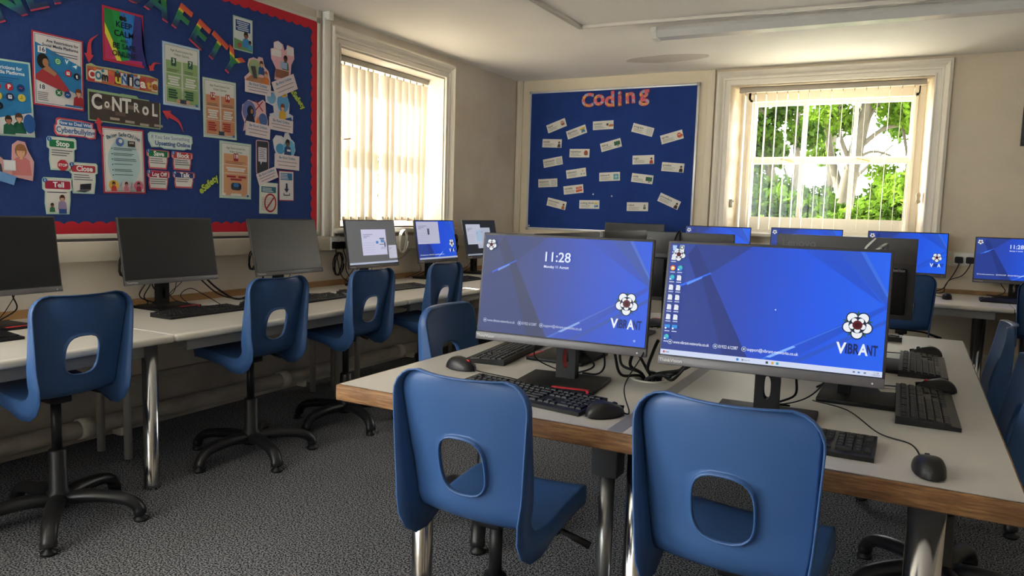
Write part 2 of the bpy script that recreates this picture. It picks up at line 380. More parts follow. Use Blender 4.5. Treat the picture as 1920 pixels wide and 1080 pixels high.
b.box(BW[0]+0.12, BW[0]+0.14, D2-0.02, D2+0.02, BW[2], BW[3]-0.09); b.box(BW[1]-0.12, BW[1]-0.10, D2-0.02, D2+0.02, BW[2], BW[3]-0.09); b.box(BW[0]+0.12, BW[1]-0.10, D2-0.02, D2+0.02, BW[3]-0.11, BW[3]-0.09)
b.build('box_frame', win_paint, w2)
sash(w2, BW[0]+0.12, BW[1]-0.10, 1.66, BW[3]-0.09, 0.31, 3, ident, stile=0.05)
sash(w2, BW[0]+0.12, BW[1]-0.10, BW[2]+0.002, 1.71, 0.265, 3, ident, stile=0.05, rail_b=0.135)
for xx in (-1.02, -0.42):
    B().tube([(xx-0.05, 0.25, 1.70), (xx, 0.245, 1.69), (xx+0.05, 0.25, 1.675)], 0.006, 6).build('sash_catch', M('c9a36a', 0.35, 0.6), w2)
B().lathe([(0.004, 1.33), (0.02, 1.345), (0.012, 1.37), (0.018, 1.40), (0.008, 1.42)], 10, (BW[1]-0.045, 0.09)).build('cord_cleat', M('cdbb9c', 0.5), w2)
B().box(BW[0]+0.02, BW[0]+0.045, 0.10, 0.14, 1.27, 1.34, 0, 0.002).build('pulley_plate', M('b8b0a4', 0.4, 0.3), w2)
B().box(BW[0]+0.046, BW[0]+0.049, 0.112, 0.128, 1.315, 1.33).build('pulley_hole', M('111111', 0.6), w2)
# unseen windows added behind the camera for daylight from the rear left
w = tag(empty('unseen_window_rear', (0, YR, 0)), kind='structure')
sash(w, -3.2, -1.5, 0.85, 2.38, 0.15, 3, Matrix(((1, 0, 0, 0), (0, -1, 0, 0), (0, 0, 1, 0), (0, 0, 0, 1))))
w = tag(empty('unseen_window_left', (XL, 0, 0)), kind='structure')
sash(w, -2.2, 0.3, 0.85, 2.38, 0.2, 3, mLw)
# blinds
slat_m = SHEER('f3e8d8', 0.052)
bl1 = empty('vertical_blind', (XL-0.165, 0, 0), 0, 'closed cream vertical blind glowing in the left window', 'blind')
B().box(-0.02, 0.02, LW[0]+0.01, LW[1]-0.02, 2.205, 2.245, 0, 0.003).build('headrail', M('a5a29c', 0.4, 0.2), bl1)
ang = math.radians(-18)
nsl = 14; pitch_s = (LW[1]-LW[0]-0.05)/nsl
for k in range(nsl):
    y = LW[0]+0.022+pitch_s*(k+0.5)+(-0.030 if k == 6 else (0.022 if k == 7 else 0))
    tw = ang+random.uniform(-.07, .07); zb = 1.075+random.uniform(-0.004, 0.004)
    if k == 6: tw = ang-0.15
    lean = 0.0 if k < nsl-1 else -0.03
    b = B(); w_ = 0.0475; vs = []
    for (q, zz) in ((0, 2.19), (1, 2.16), (2, 1.14), (3, zb)):
        for e in (-1, -0.5, 0, 0.5, 1):
            cc = 0.004*(1-e*e)
            vs.append((-e*w_*math.sin(tw)+cc, e*w_*math.cos(tw)+lean*(2.19-zz)/1.1, zz))
    b.add(vs, [(r*5+c, r*5+c+1, (r+1)*5+c+1, (r+1)*5+c) for r in range(3) for c in range(4)], 0, True)
    o = b.build('slat', slat_m, bl1, loc=(0, y, 0))
    B().box(-0.004, 0.004, -0.006, 0.006, 2.185, 2.215).build('hanger', M('8a857c', 0.5), o)
    B().box(-0.003, 0.003, -0.035, 0.035, zb+0.002, zb+0.03, 0, 0, Matrix.Rotation(-tw, 4, 'Z')@Matrix.Rotation(PI/2*0, 4, 'Z')).build('weight', M('ded5bd', 0.6), o)
cm = B()
for k in range(nsl-1):
    y0 = LW[0]+0.022+pitch_s*(k+0.5); cm.tube(spline([(0.03, y0, 1.09), (0.03, y0+pitch_s/2, 1.082), (0.03, y0+pitch_s, 1.09)], 3), 0.0012, 4)
cm.build('bottom_chain', M('f0ece0', 0.5), bl1)
lp = B(); lp.tube(spline([(0.04, 4.64, 1.13), (0.05, 4.655, 1.06), (0.05, 4.69, 1.045), (0.05, 4.73, 1.06), (0.04, 4.745, 1.13)], 5), 0.002, 5)
lp.build('chain_loop', M('f4f2ea', 0.4), bl1)
B().tube([(0.045, 4.20, 1.655), (0.045, 4.25, 1.662), (0.045, 4.275, 1.668)], 0.004, 6).build('broken_clip', M('a37c4a', 0.5), bl1)
bl2 = empty('vertical_blind', (0, YB+0.075, 0), 0, 'open cream vertical blind with thin edge-on slats in the tree window', 'blind')
B().box(BW[0]+0.06, BW[1]-0.05, -0.02, 0.025, 2.245, 2.285, 0, 0.003).build('headrail', M('b9b2a6', 0.45), bl2)
n2 = 16
for k in range(n2):
    x = BW[0]+0.11+k*(BW[1]-BW[0]-0.24)/(n2-1)
    tw = 0.055+random.uniform(-0.03, 0.03)          # all turned open, square to the wall
    b = B(); w_ = 0.04
    b.box(-0.0012, 0.0012, -w_, w_, 1.085, 2.225, 0, 0, Matrix.Rotation(tw, 4, 'Z'))
    o = b.build('slat', M('f1e8d6', 0.7), bl2, loc=(x, 0, 0))
    B().box(-0.003, 0.003, -0.006, 0.006, 2.22, 2.247).build('hanger', M('a29a8c', 0.5), o)
cm = B()
for k in range(n2-1):
    x0 = BW[0]+0.11+k*(BW[1]-BW[0]-0.24)/(n2-1); dx = (BW[1]-BW[0]-0.24)/(n2-1)
    cm.tube(spline([(x0, -0.035, 1.10), (x0+dx/2, -0.035, 1.086), (x0+dx, -0.035, 1.10)], 3), 0.0014, 4)
cm.build('bottom_chain', M('f0ece0', 0.5), bl2)

# ------------------------------------------------------------------ ceiling fittings
lt = empty('fluorescent_batten', (0, 0, ZC), 0, 'long white unlit fluorescent batten light on the ceiling', 'ceiling light')
mxr = Matrix.Translation((-1.66, 5.06, 0)) @ Matrix.Rotation(math.radians(1.2), 4, 'Z')
b = B(); b.add([mxr@Vector(p) for p in [(0.03, -.06, 0), (2.4, -.06, 0), (2.4, .06, 0), (0.03, .06, 0), (0.03, -.085, -.03), (2.4, -.085, -.03), (2.4, .085, -.03), (0.03, .085, -.03), (0.03, -.05, -.068), (2.4, -.05, -.068), (2.4, .05, -.068), (0.03, .05, -.068)]],
      [(0, 1, 5, 4), (4, 5, 9, 8), (8, 9, 10, 11), (7, 11, 10, 6), (3, 7, 6, 2), (0, 4, 8, 11, 7, 3), (1, 2, 6, 10, 9, 5)])
b.build('diffuser', M('dcdcdc', 0.25, 0, 0.5), lt)
b = B(); b.prism([(-.085, -.005), (.085, -.005), (.092, -.034), (.054, -.075), (-.054, -.075), (-.092, -.034)], 0.0, 0.035, 0, mxr@Matrix(((0, 0, 1, 0), (1, 0, 0, 0), (0, 1, 0, 0), (0, 0, 0, 1))))
b.build('end_cap', M('e6e6e4', 0.35), lt)
b = B(); b.prism([(-.085, -.005), (.085, -.005), (.092, -.034), (.054, -.075), (-.054, -.075), (-.092, -.034)], 2.39, 2.425, 0, mxr@Matrix(((0, 0, 1, 0), (1, 0, 0, 0), (0, 1, 0, 0), (0, 0, 0, 1))))
b.build('end_cap', M('e6e6e4', 0.35), lt)
ct = B(); ct.box(-2.105, -2.075, -2.0, 4.80, ZC-0.022, ZC, 0, 0.002)
tag(ct.build('trim_11', M('c9c6c0', 0.4)), 'slim cable trunking running along the ceiling', kind='structure')
ct = B(); ct.box(0, 3.6, -0.012, 0.012, ZC-0.02, ZC, 0, 0.002, Matrix.Translation((-2.09, 4.79, 0))@Matrix.Rotation(math.radians(3.2), 4, 'Z'))
tag(ct.build('trim_12', M('dad6ce', 0.4)), kind='structure')


# ------------------------------------------------------------------ desks and tables
chrome = M('b9b9ba', 0.16, 1.0, 0.5)
lam = M('d3cfc8', 0.35, 0, 0.45, noise=0.03, scale=5)
edge_w = M('dedad0', 0.35, 0, 0.45)
frame_g = M('a3a29e', 0.45, 0.2)
dark_metal = M('46474a', 0.45, 0.3)
ZL, ZT, ZBK = 0.635, 0.665, 0.655
def leg_chrome(parent, x, y, z1, r=0.03):
    b = B(); b.lathe([(r*1.05, 0.0), (r*1.05, 0.02), (r, 0.025), (r, z1)], 20, (x, y)); return b.build('leg', chrome, parent)
def long_desk(name, label, along, a0, a1, b_wall, b_front, z, legs, loc):
    """along 'y': runs beside the left wall; 'x': runs beside the back wall"""
    o = empty(name, loc, 0, label, 'desk', 'long white desks along the walls')
    def bx(b, p0, p1, q0, q1, z0, z1, mi=0, bev=0.0, seg=2):
        q0, q1 = min(q0, q1), max(q0, q1)
        if along == 'y': b.box(q0-loc[0], q1-loc[0], p0-loc[1], p1-loc[1], z0, z1, mi, bev, None, seg)
        else: b.box(p0-loc[0], p1-loc[0], q0-loc[1], q1-loc[1], z0, z1, mi, bev, None, seg)
    sgn = 1 if b_front > b_wall else -1
    b = B(); bx(b, a0+0.002, a1-0.002, b_wall, b_front-sgn*0.014, z-0.028, z, 0, 0.003, 1); b.build('desktop', lam, o)
    b = B(); bx(b, a0+0.002, a1-0.002, b_front-sgn*0.03, b_front, z-0.030, z+0.0008, 0, 0.012, 4); b.build('front_edge', edge_w, o)
    b = B(); bx(b, a0+0.10, a1-0.10, b_front-sgn*0.085, b_front-sgn*0.06, z-0.085, z-0.03, 0, 0.003); b.build('front_rail', frame_g, o)
    b = B(); bx(b, a0+0.10, a1-0.10, b_wall+sgn*0.08, b_wall+sgn*0.10, z-0.085, z-0.03, 0, 0.003); b.build('back_rail', frame_g, o)
    for (p, q) in legs:
        if q < -3.0 and along == 'y': B().lathe([(0.018, 0), (0.018, z-0.03)], 14, (q-loc[0], p-loc[1])).build('leg', frame_g, o)
        elif along == 'y': leg_chrome(o, q-loc[0], p-loc[1], z-0.03)
        else: leg_chrome(o, p-loc[0], q-loc[1], z-0.03)
    for p in (a0+0.10, a1-0.12):
        b = B(); bx(b, p, p+0.025, b_wall+sgn*0.10, b_front-sgn*0.085, z-0.07, z-0.03, 0, 0.002); b.build('cross_bar', frame_g, o)
    return o
YJ = [-1.18, 2.02, 3.62, 5.22, 6.60]  # first desk lengthened behind the camera, unseen, to bounce sun onto the ceiling
for i, lb in enumerate(['white desk at the left edge holding the cut-off dark monitor', 'white desk below the big display board with two dark monitors', 'white desk below the left window and its wall socket', 'white desk in the far corner by the coding board']):
    lg = [(YJ[i]+0.10, -3.30), (YJ[i+1]-0.09, -3.30)] if i else [(YJ[i]+0.10, -3.30)]
    if i == 0: lg += [(YJ[i]+0.1, -2.70), (YJ[i+1]-0.075, -2.695)]
    elif i == 3: lg += [(YJ[i+1]-0.1, -2.70)]
    else: lg += [(YJ[i]+0.10, -3.10), (YJ[i+1]-0.09, -3.10)]
    long_desk('long_desk', lb, 'y', YJ[i], YJ[i+1], XL+0.02, -2.63, ZL, lg, (-3.07, (YJ[i]+YJ[i+1])/2, 0))
for (a, c, lb) in ((-2.60, -1.02, 'white desk under the coding board along the back wall'), (-1.02, 0.60, 'white desk under the tree window along the back wall'), (0.60, 2.2, 'white desk at the right end of the back wall')):
    long_desk('long_desk', lb, 'x', a, c, YB-0.022, 5.66, ZBK, [(a+0.15, 6.4), (c-0.15, 6.4), (a+0.15, 6.05), (c-0.15, 6.05)], ((a+c)/2, 6.14, 0))
# centre table
def wood_mat():
    m = bpy.data.materials.new('worn_wood_edge'); m.use_nodes = True; nt = m.node_tree; b = nt.nodes['Principled BSDF']
    tc = nt.nodes.new('ShaderNodeTexCoord'); mp = nt.nodes.new('ShaderNodeMapping'); mp.inputs['Scale'].default_value = (3, 3, 45)
    n = nt.nodes.new('ShaderNodeTexNoise'); n.inputs['Scale'].default_value = 4; n.inputs['Detail'].default_value = 8; n.inputs['Roughness'].default_value = 0.7
    n2 = nt.nodes.new('ShaderNodeTexNoise'); n2.inputs['Scale'].default_value = 3.0; n2.inputs['Detail'].default_value = 5
    nt.links.new(tc.outputs['Object'], mp.inputs['Vector']); nt.links.new(mp.outputs[0], n.inputs['Vector']); nt.links.new(tc.outputs['Object'], n2.inputs['Vector'])
    r = nt.nodes.new('ShaderNodeValToRGB'); e = r.color_ramp.elements
    e[0].position = 0.30; e[0].color = rgb('573a22'); e[1].position = 0.66; e[1].color = rgb('9c764c'); k = e.new(0.48); k.color = rgb('7a5431')
    nt.links.new(n.outputs['Fac'], r.inputs['Fac'])
    r2 = nt.nodes.new('ShaderNodeValToRGB'); r2.color_ramp.elements[0].position = 0.42; r2.color_ramp.elements[1].position = 0.55
    r2.color_ramp.elements[0].color = (0.45, 0.45, 0.47, 1); r2.color_ramp.elements[1].color = (1, 1, 1, 1)
    nt.links.new(n2.outputs['Fac'], r2.inputs['Fac'])
    mx = nt.nodes.new('ShaderNodeMixRGB'); mx.blend_type = 'MULTIPLY'; mx.inputs[0].default_value = 0.8
    nt.links.new(r.outputs[0], mx.inputs[1]); nt.links.new(r2.outputs[0], mx.inputs[2]); nt.links.new(mx.outputs[0], b.inputs['Base Color'])
    b.inputs['Roughness'].default_value = 0.6
    return m
wood = wood_mat()
TX0, TX1, TY0, TY1 = -1.447, 0.228, 1.64, 3.86
tb = empty('centre_table', ((TX0+TX1)/2, (TY0+TY1)/2, 0), 0, 'big grey-topped table with worn wooden edging in the middle of the room', 'table')
tx, ty = (TX1-TX0)/2, (TY1-TY0)/2
gx, gy, gr = -0.702+0.6095, 2.262-2.75, 0.052
# top with a round cable hole
rect_p = []; N = 48
for k in range(N):
    a = 2*PI*k/N; c, s_ = math.cos(a), math.sin(a); 
    tt = min(((tx-0.004-gx)/c if c > 1e-9 else (-(tx-0.004)-gx)/c if c < -1e-9 else 1e9), ((ty-0.012-gy)/s_ if s_ > 1e-9 else (-(ty-0.012)-gy)/s_ if s_ < -1e-9 else 1e9))
    rect_p.append((gx+c*tt, gy+s_*tt))
# snap nearest ray points to the exact corners
for cx_, cy_ in ((tx-.004, ty-.012), (-tx+.004, ty-.012), (-tx+.004, -ty+.012), (tx-.004, -ty+.012)):
    i = min(range(N), key=lambda q: (rect_p[q][0]-cx_)**2+(rect_p[q][1]-cy_)**2); rect_p[i] = (cx_, cy_)
hol = circ(gx, gy, gr, None, N)
b = B(); vs = [(x, y, ZT) for x, y in rect_p]+[(x, y, ZT) for x, y in hol]+[(x, y, ZT-0.042) for x, y in hol]+[(x, y, ZT-0.042) for x, y in rect_p]
b.add(vs, [f for i in range(N) for f in ((i, (i+1) % N, N+(i+1) % N, N+i), (N+i, N+(i+1) % N, 2*N+(i+1) % N, 2*N+i), (2*N+i, 2*N+(i+1) % N, 3*N+(i+1) % N, 3*N+i))])
b.build('table_top', M('c2bfba', 0.42, 0, 0.4, noise=0.05, scale=3), tb)
for (x0, x1, y0, y1) in ((-tx, tx, -ty, -ty+0.014), (-tx, tx, ty-0.014, ty), (-tx, -tx+0.004, -ty+0.014, ty-0.014), (tx-0.004, tx, -ty+0.014, ty-0.014)):
    b = B(); b.box(x0, x1, y0, y1, ZT-0.046, ZT, 0, 0.0019 if x1-x0 < 0.01 else 0.005, None, 3); b.build('wood_edging', wood, tb)
b = B(); b.box(-0.614+0.6095, -0.575+0.6095, -ty+0.014, ty-0.014, ZT-0.001, ZT+0.0004); b.build('joint_strip', M('8f8f90', 0.4, 0.3), tb)
b = B(); b.lathe([(gr-0.004, ZT-0.01), (gr-0.004, ZT+0.003), (gr+0.01, ZT+0.003), (gr+0.01, ZT+0.0005)], 32, (gx, gy)); b.f = [f for f in b.f if len(f) == 4]; b.m = b.m[:len(b.f)]; b.sm = b.sm[:len(b.f)]
b.build('grommet_ring', M('d4d0c6', 0.4), tb)
for (x, y, r) in ((-1.215, 1.76, 0.031), (-0.575, 1.80, 0.032), (0.066, 1.74, 0.036), (-1.215, 3.8, 0.031), (-0.575, 3.8, 0.032), (0.066, 3.8, 0.034)):
    leg_chrome(tb, x+0.6095, y-2.75, ZT-0.046, r)
b = B(); b.box(-0.685+0.6095, -0.615+0.6095, 1.74-2.75, 1.80-2.75, ZT-0.15, ZT-0.046, 0, 0.003); b.build('leg_bracket', dark_metal, tb)
b = B(); b.lathe([(0.02, 0), (0.02, ZT-0.15)], 16, (-0.650+0.6095, 1.77-2.75)); b.build('support_post', M('8c8d8f', 0.3, 0.9), tb)
b = B(); b.box(-1.2+0.6095, 0.05+0.6095, 1.85-2.75, 1.89-2.75, ZT-0.10, ZT-0.05, 0, 0.003); b.build('under_rail', dark_metal, tb)
b = B(); b.box(-0.60+0.6095, -0.55+0.6095, 1.9-2.75, 3.65-2.75, ZT-0.10, ZT-0.05, 0, 0.003); b.build('under_rail', dark_metal, tb)

# ------------------------------------------------------------------ chairs
blue = M('35578a', 0.42, 0, 0.45, noise=0.05, scale=5)
blk = M('161618', 0.45, 0, 0.4)
blk2 = M('1d1d20', 0.35, 0, 0.4)
def shell_mesh():
    ctrl = [(0.215, -0.030), (0.205, -0.012), (0.17, 0.000), (0.08, -0.008), (-0.03, -0.024), (-0.095, -0.024), (-0.138, 0.012), (-0.150, 0.085), (-0.166, 0.16), (-0.182, 0.24), (-0.192, 0.300), (-0.195, 0.335)]
    prof = spline([(0, y, z) for y, z in ctrl], 6)
    L = [0.0]
    for i in range(1, len(prof)): L.append(L[-1]+(prof[i]-prof[i-1]).length)
    tot = L[-1]
    def at(d):
        d = max(0.0, min(tot, d))
        for i in range(1, len(L)):
            if d <= L[i] or i == len(L)-1:
                t = (d-L[i-1])/max(1e-9, L[i]-L[i-1]); return prof[i-1].lerp(prof[i], t)
    def frame(d):
        p = at(d); t = (at(min(tot, d+0.004))-at(max(0, d-0.004))).normalized(); n = Vector((0, t.z, -t.y))   # towards the sitter
        if n.z < -0.2 or (n.z < 0.3 and n.y < 0): n = -n
        return p, n, t
    def half(d):
        s = d/tot
        w = 0.158+0.016*max(0.0, (s-0.5)/0.5)-0.006*math.exp(-((s-0.5)/0.10)**2)
        r = 0.058
        for e in (d, tot-d):
            if e < r: w -= r-math.sqrt(max(0.0, r*r-(r-e)**2))
        return w
    def S_(d, u):
        p, n, t = frame(d); s = d/tot; k = 0.020*min(1, max(0, (s-0.45)/0.12))+0.008
        q = p+n*(k*u*u); q.x = half(d)*u
        return q, n
    rows = [0, 0.004, 0.012, 0.025, 0.042, 0.06]
    rows += [0.06+(tot-0.12)*k/22 for k in range(1, 22)]
    rows += [tot-0.06, tot-0.042, tot-0.025, tot-0.012, tot-0.004, tot]
    C = 16; us = [math.sin((-1+2*c/C)*PI/2*0.86)/math.sin(PI/2*0.86) for c in range(C+1)]
    bm = bmesh.new(); g = [[bm.verts.new(S_(d, u)[0]) for u in us] for d in rows]
    # hole
    def zrow(z): return min(range(len(rows)), key=lambda j: abs(at(rows[j]).z-z) if rows[j] > tot*0.5 else 9)
    j0, j1 = zrow(0.040), zrow(0.222); c0, c1 = 3, C-3
    zc = 0.128; dc = min((k*tot/400 for k in range(200, 400)), key=lambda d: abs(at(d).z-zc)); hd, hw = 0.074, 0.062
    for j in range(len(rows)-1):
        for c in range(C):
            if j0 <= j < j1 and c0 <= c < c1: continue
            bm.faces.new((g[j][c], g[j][c+1], g[j+1][c+1], g[j+1][c]))
    per = [(j0, c) for c in range(c0, c1)]+[(j, c1) for j in range(j0, j1)]+[(j1, c) for c in range(c1, c0, -1)]+[(j, c0) for j in range(j1, j0, -1)]
    rings = [[g[j][c] for j, c in per]]; hb = []
    for (j, c) in per:
        dx = us[c]*half(rows[j]); dd = rows[j]-dc; a = math.atan2(dd, dx)
        ca, sa = math.cos(a), math.sin(a); e = 3.0
        r = (abs(ca/hw)**e+abs(sa/hd)**e)**(-1/e); hb.append((dc+r*sa, r*ca, rows[j], dx))
    for q in (0.4, 0.75, 1.0):
        ring = []
        for (d1, x1, d0, x0) in hb:
            d = d0+(d1-d0)*q; x = x0+(x1-x0)*q; ring.append(bm.verts.new(S_(d, x/half(d))[0]))
        rings.append(ring)
    for (off, inn) in ((0.004, 0.002), (0.014, 0.003)):
        ring = []
        for (d1, x1, d0, x0) in hb:
            p, n = S_(d1, x1/half(d1)); v = Vector((x1, 0, 0)); ring.append(bm.verts.new(p-n*off-Vector((x1, 0, (d1-dc)))*(inn/0.065)))
        rings.append(ring)
    n = len(per)
    for a, b_ in zip(rings[:-1], rings[1:]):
        for i in range(n): bm.faces.new((a[i], a[(i+1) % n], b_[(i+1) % n], b_[i]))
    # turned-back rim
    R = len(rows)-1
    loop = [(0, c) for c in range(C)]+[(j, C) for j in range(R)]+[(R, c) for c in range(C, 0, -1)]+[(j, 0) for j in range(R, 0, -1)]
    prev = [g[j][c] for j, c in loop]; m = len(loop); pos = [g[j][c].co.copy() for j, c in loop]
    outs = []
    for i, (j, c) in enumerate(loop):
        tan = (pos[(i+1) % m]-pos[i-1]).normalized(); _, nn, tt = frame(rows[j]); o = tan.cross(nn).normalized()
        if o.dot(pos[i]-Vector((0, *frame(rows[j])[0].yz))) < 0 and abs(us[c]) > 0.99: o = -o
        if abs(us[c]) <= 0.99: o = (tt if j == R else -tt)
        outs.append((o, nn, rows[j]/tot))
    for (out, dep) in ((0.0022, 0.0010), (0.0040, 0.0040), (0.006, 0.5), (0.008, 1.0)):
        ring = []
        for i in range(m):
            o, nn, s = outs[i]
            f = 0.044 if s < 0.34 else (0.044+0.036*min(1, (s-0.34)/0.14) if s < 0.56 else 0.080-0.058*min(1, (s-0.56)/0.44))
            d_ = dep if dep < 0.1 else f*dep
            ring.append(bm.verts.new(pos[i]+o*out-nn*d_))
        for i in range(m): bm.faces.new((prev[i], prev[(i+1) % m], ring[(i+1) % m], ring[i]))
        prev = ring
    bmesh.ops.recalc_face_normals(bm, faces=bm.faces[:])
    bmesh.ops.solidify(bm, geom=bm.faces[:], thickness=0.004)
    me = bpy.data.meshes.new('shell'); bm.to_mesh(me); bm.free()
    for p in me.polygons: p.use_smooth = True
    me.materials.append(blue)
    return me
SHELL = shell_mesh()
CH_PARTS = {}
def chair_protos():
    b = B(); b.box(-0.07, 0.07, -0.05, 0.10, -0.040, -0.026, 0, 0.004); b.box(-0.035, 0.035, -0.045, 0.055, -0.066, -0.036, 0, 0.006); CH_PARTS['seat_plate'] = b
    b = B(); b.tube(spline([(0.03, 0.02, -0.045), (0.12, 0.03, -0.05), (0.17, 0.035, -0.062)], 4), 0.005, 6); b.tube([(0.165, 0.034, -0.060), (0.235, 0.045, -0.085)], [0.007, 0.010], 8); CH_PARTS['height_lever'] = b
    b = B(); pts = spline([(0.02, 0, 0.088), (0.10, 0, 0.098), (0.19, 0, 0.092), (0.245, 0, 0.078), (0.275, 0, 0.052), (0.283, 0, 0.024)], 5)
    n = len(pts); b.tube(pts, [0.033-0.009*i/(n-1)+(0.003 if i > n-5 else 0) for i in range(n)], 10, 0, True, None, True, 0.8); CH_PARTS['base_leg'] = b
    b = B(); b.lathe([(0.024, 0.0), (0.026, 0.004), (0.026, 0.012), (0.014, 0.018), (0.014, 0.030)], 14, (0.283, 0)); CH_PARTS['glide'] = b
    b = B(); b.lathe([(0.030, 0.055), (0.042, 0.065), (0.042, 0.115), (0.032, 0.125), (0.030, 0.27), (0.026, 0.275)], 18); CH_PARTS['lower_sleeve'] = b
chair_protos()
CH_MESH = {}
for k, b in CH_PARTS.items():
    o = b.build(k, blk if k != 'base_leg' else blk2); CH_MESH[k] = o.data; bpy.data.objects.remove(o)
def part(name, data, parent, loc=(0, 0, 0), rz=0.0):
    o = bpy.data.objects.new(name, data); COL.objects.link(o); o.parent = parent; o.location = loc; o.rotation_euler = (0, 0, rz); return o
def chair(x, y, face, seat, label, base=0.3):
    """face: heading of the sitter in degrees (0 = +X)"""
    o = empty('swivel_chair', (x, y, 0), math.radians(face-90), label, 'chair', 'blue plastic swivel chairs')
    part('seat_shell', SHELL, o, (0, 0, seat)); part('seat_plate', CH_MESH['seat_plate'], o, (0, 0, seat)); part('height_lever', CH_MESH['height_lever'], o, (0, 0, seat))
    b = B(); b.lathe([(0.017, 0.26), (0.017, seat-0.055)], 14); b.build('gas_post', blk, o)
    part('lower_sleeve', CH_MESH['lower_sleeve'], o)
    for k in range(5):
        a = base+2*PI*k/5; l = part('base_leg', CH_MESH['base_leg'], o, (0, 0, 0), a); part('glide', CH_MESH['glide'], l)
    return o
chair(-2.68, 1.555, 180, 0.515, 'blue swivel chair nearest the left edge of the picture', base=math.radians(-127))
chair(-2.68, 2.455, 180, 0.515, 'blue swivel chair below the second dark monitor on the left desks', base=math.radians(-110))
chair(-2.68, 3.12, 180, 0.515, 'blue swivel chair in front of the grey screen showing a white page', base=math.radians(-112))
chair(-2.68, 3.82, 180, 0.515, 'blue swivel chair below the half blue screen on the left desks', base=math.radians(10))
chair(-0.865, 1.575, 89, 0.472, 'blue swivel chair in front of the monitor showing 11:28', base=math.radians(191))
chair(-0.275, 1.575, 87, 0.50, 'large foreground blue swivel chair before the desktop icon monitor', base=math.radians(-4))
chair(-1.375, 2.40, 0, 0.475, 'blue swivel chair on the left side of the centre table', base=math.radians(26))
chair(0.165, 3.47, 180, 0.46, 'blue swivel chair at the far right side of the centre table', base=0.4)
chair(0.15, 2.66, 180, 0.45, 'blue swivel chair at the near right side of the centre table', base=0.9)
chair(-0.03, 5.57, 90, 0.515, 'blue swivel chair at the back desk behind the centre table', base=0.5)
chair(0.75, 5.57, 90, 0.515, 'blue swivel chair at the back desk beside the right edge', base=0.1)

# ------------------------------------------------------------------ screen pictures
SW, SH = 0.527, 0.296
def wall_base(k=1.0, cols=('33478f', '2a49b8', '2258e6', '2563f0')):
    key = ('wallpaper', k, cols)
    if key in MATS: return MATS[key]
    m = bpy.data.materials.new('wallpaper'); m.use_nodes = True; nt = m.node_tree; b = nt.nodes['Principled BSDF']
    tc = nt.nodes.new('ShaderNodeTexCoord'); sx = nt.nodes.new('ShaderNodeSeparateXYZ'); mr = nt.nodes.new('ShaderNodeMapRange'); r = nt.nodes.new('ShaderNodeValToRGB')
    mr.inputs['From Min'].default_value = -SW/2; mr.inputs['From Max'].default_value = SW/2
    nt.links.new(tc.outputs['Object'], sx.inputs[0]); nt.links.new(sx.outputs['X'], mr.inputs['Value']); nt.links.new(mr.outputs[0], r.inputs['Fac'])
    e = r.color_ramp.elements; e[0].position = 0.0; e[0].color = rgb(cols[0]); e[1].position = 1.0; e[1].color = rgb(cols[3])
    q = e.new(0.35); q.color = rgb(cols[1]); q = e.new(0.7); q.color = rgb(cols[2])
    b.inputs['Base Color'].default_value = (0.01, 0.01, 0.012, 1); b.inputs['Roughness'].default_value = 0.35; b.inputs['Specular IOR Level'].default_value = 0.12
    nt.links.new(r.outputs[0], b.inputs['Emission Color']); b.inputs['Emission Strength'].default_value = k/(2**EXPOSURE)
    MATS[key] = m
    return m
def nx(x, y): return ((x-0.5)*SW, (0.5-y)*SH)          # 0..1 picture coordinates, y down
def rose(p, x, y, r, outline='141a3c'):
    for k in range(5):
        a = PI/2+2*PI*k/5; p.poly([(x+math.cos(a+d)*r*q, y+math.sin(a+d)*r*q) for d, q in ((0, 1.04), (-.16, .70), (.16, .70))], '2f5a35')
    for k in range(5):
        a = PI/2+PI/5+2*PI*k/5; c_ = (x+math.cos(a)*r*0.60, y+math.sin(a)*r*0.60)
        p.disc(*c_, r*0.42, outline, None, 14); p.disc(*c_, r*0.345, 'e9eef2', None, 14)
        p.rect(c_[0]-math.cos(a)*r*.15, c_[1]-math.sin(a)*r*.15, r*.34, r*.50, 'e9eef2', a)
    p.disc(x, y, r*0.58, outline, None, 16)
    for k in range(5):
        a = PI/2+2*PI*k/5-PI/5
        p.disc(x+math.cos(a)*r*0.36, y+math.sin(a)*r*0.36, r*0.19, 'e9eef2', None, 10)
    p.disc(x, y, r*0.33, '5c1420', None, 14); p.disc(x, y, r*0.17, '3a0d14', None, 10)
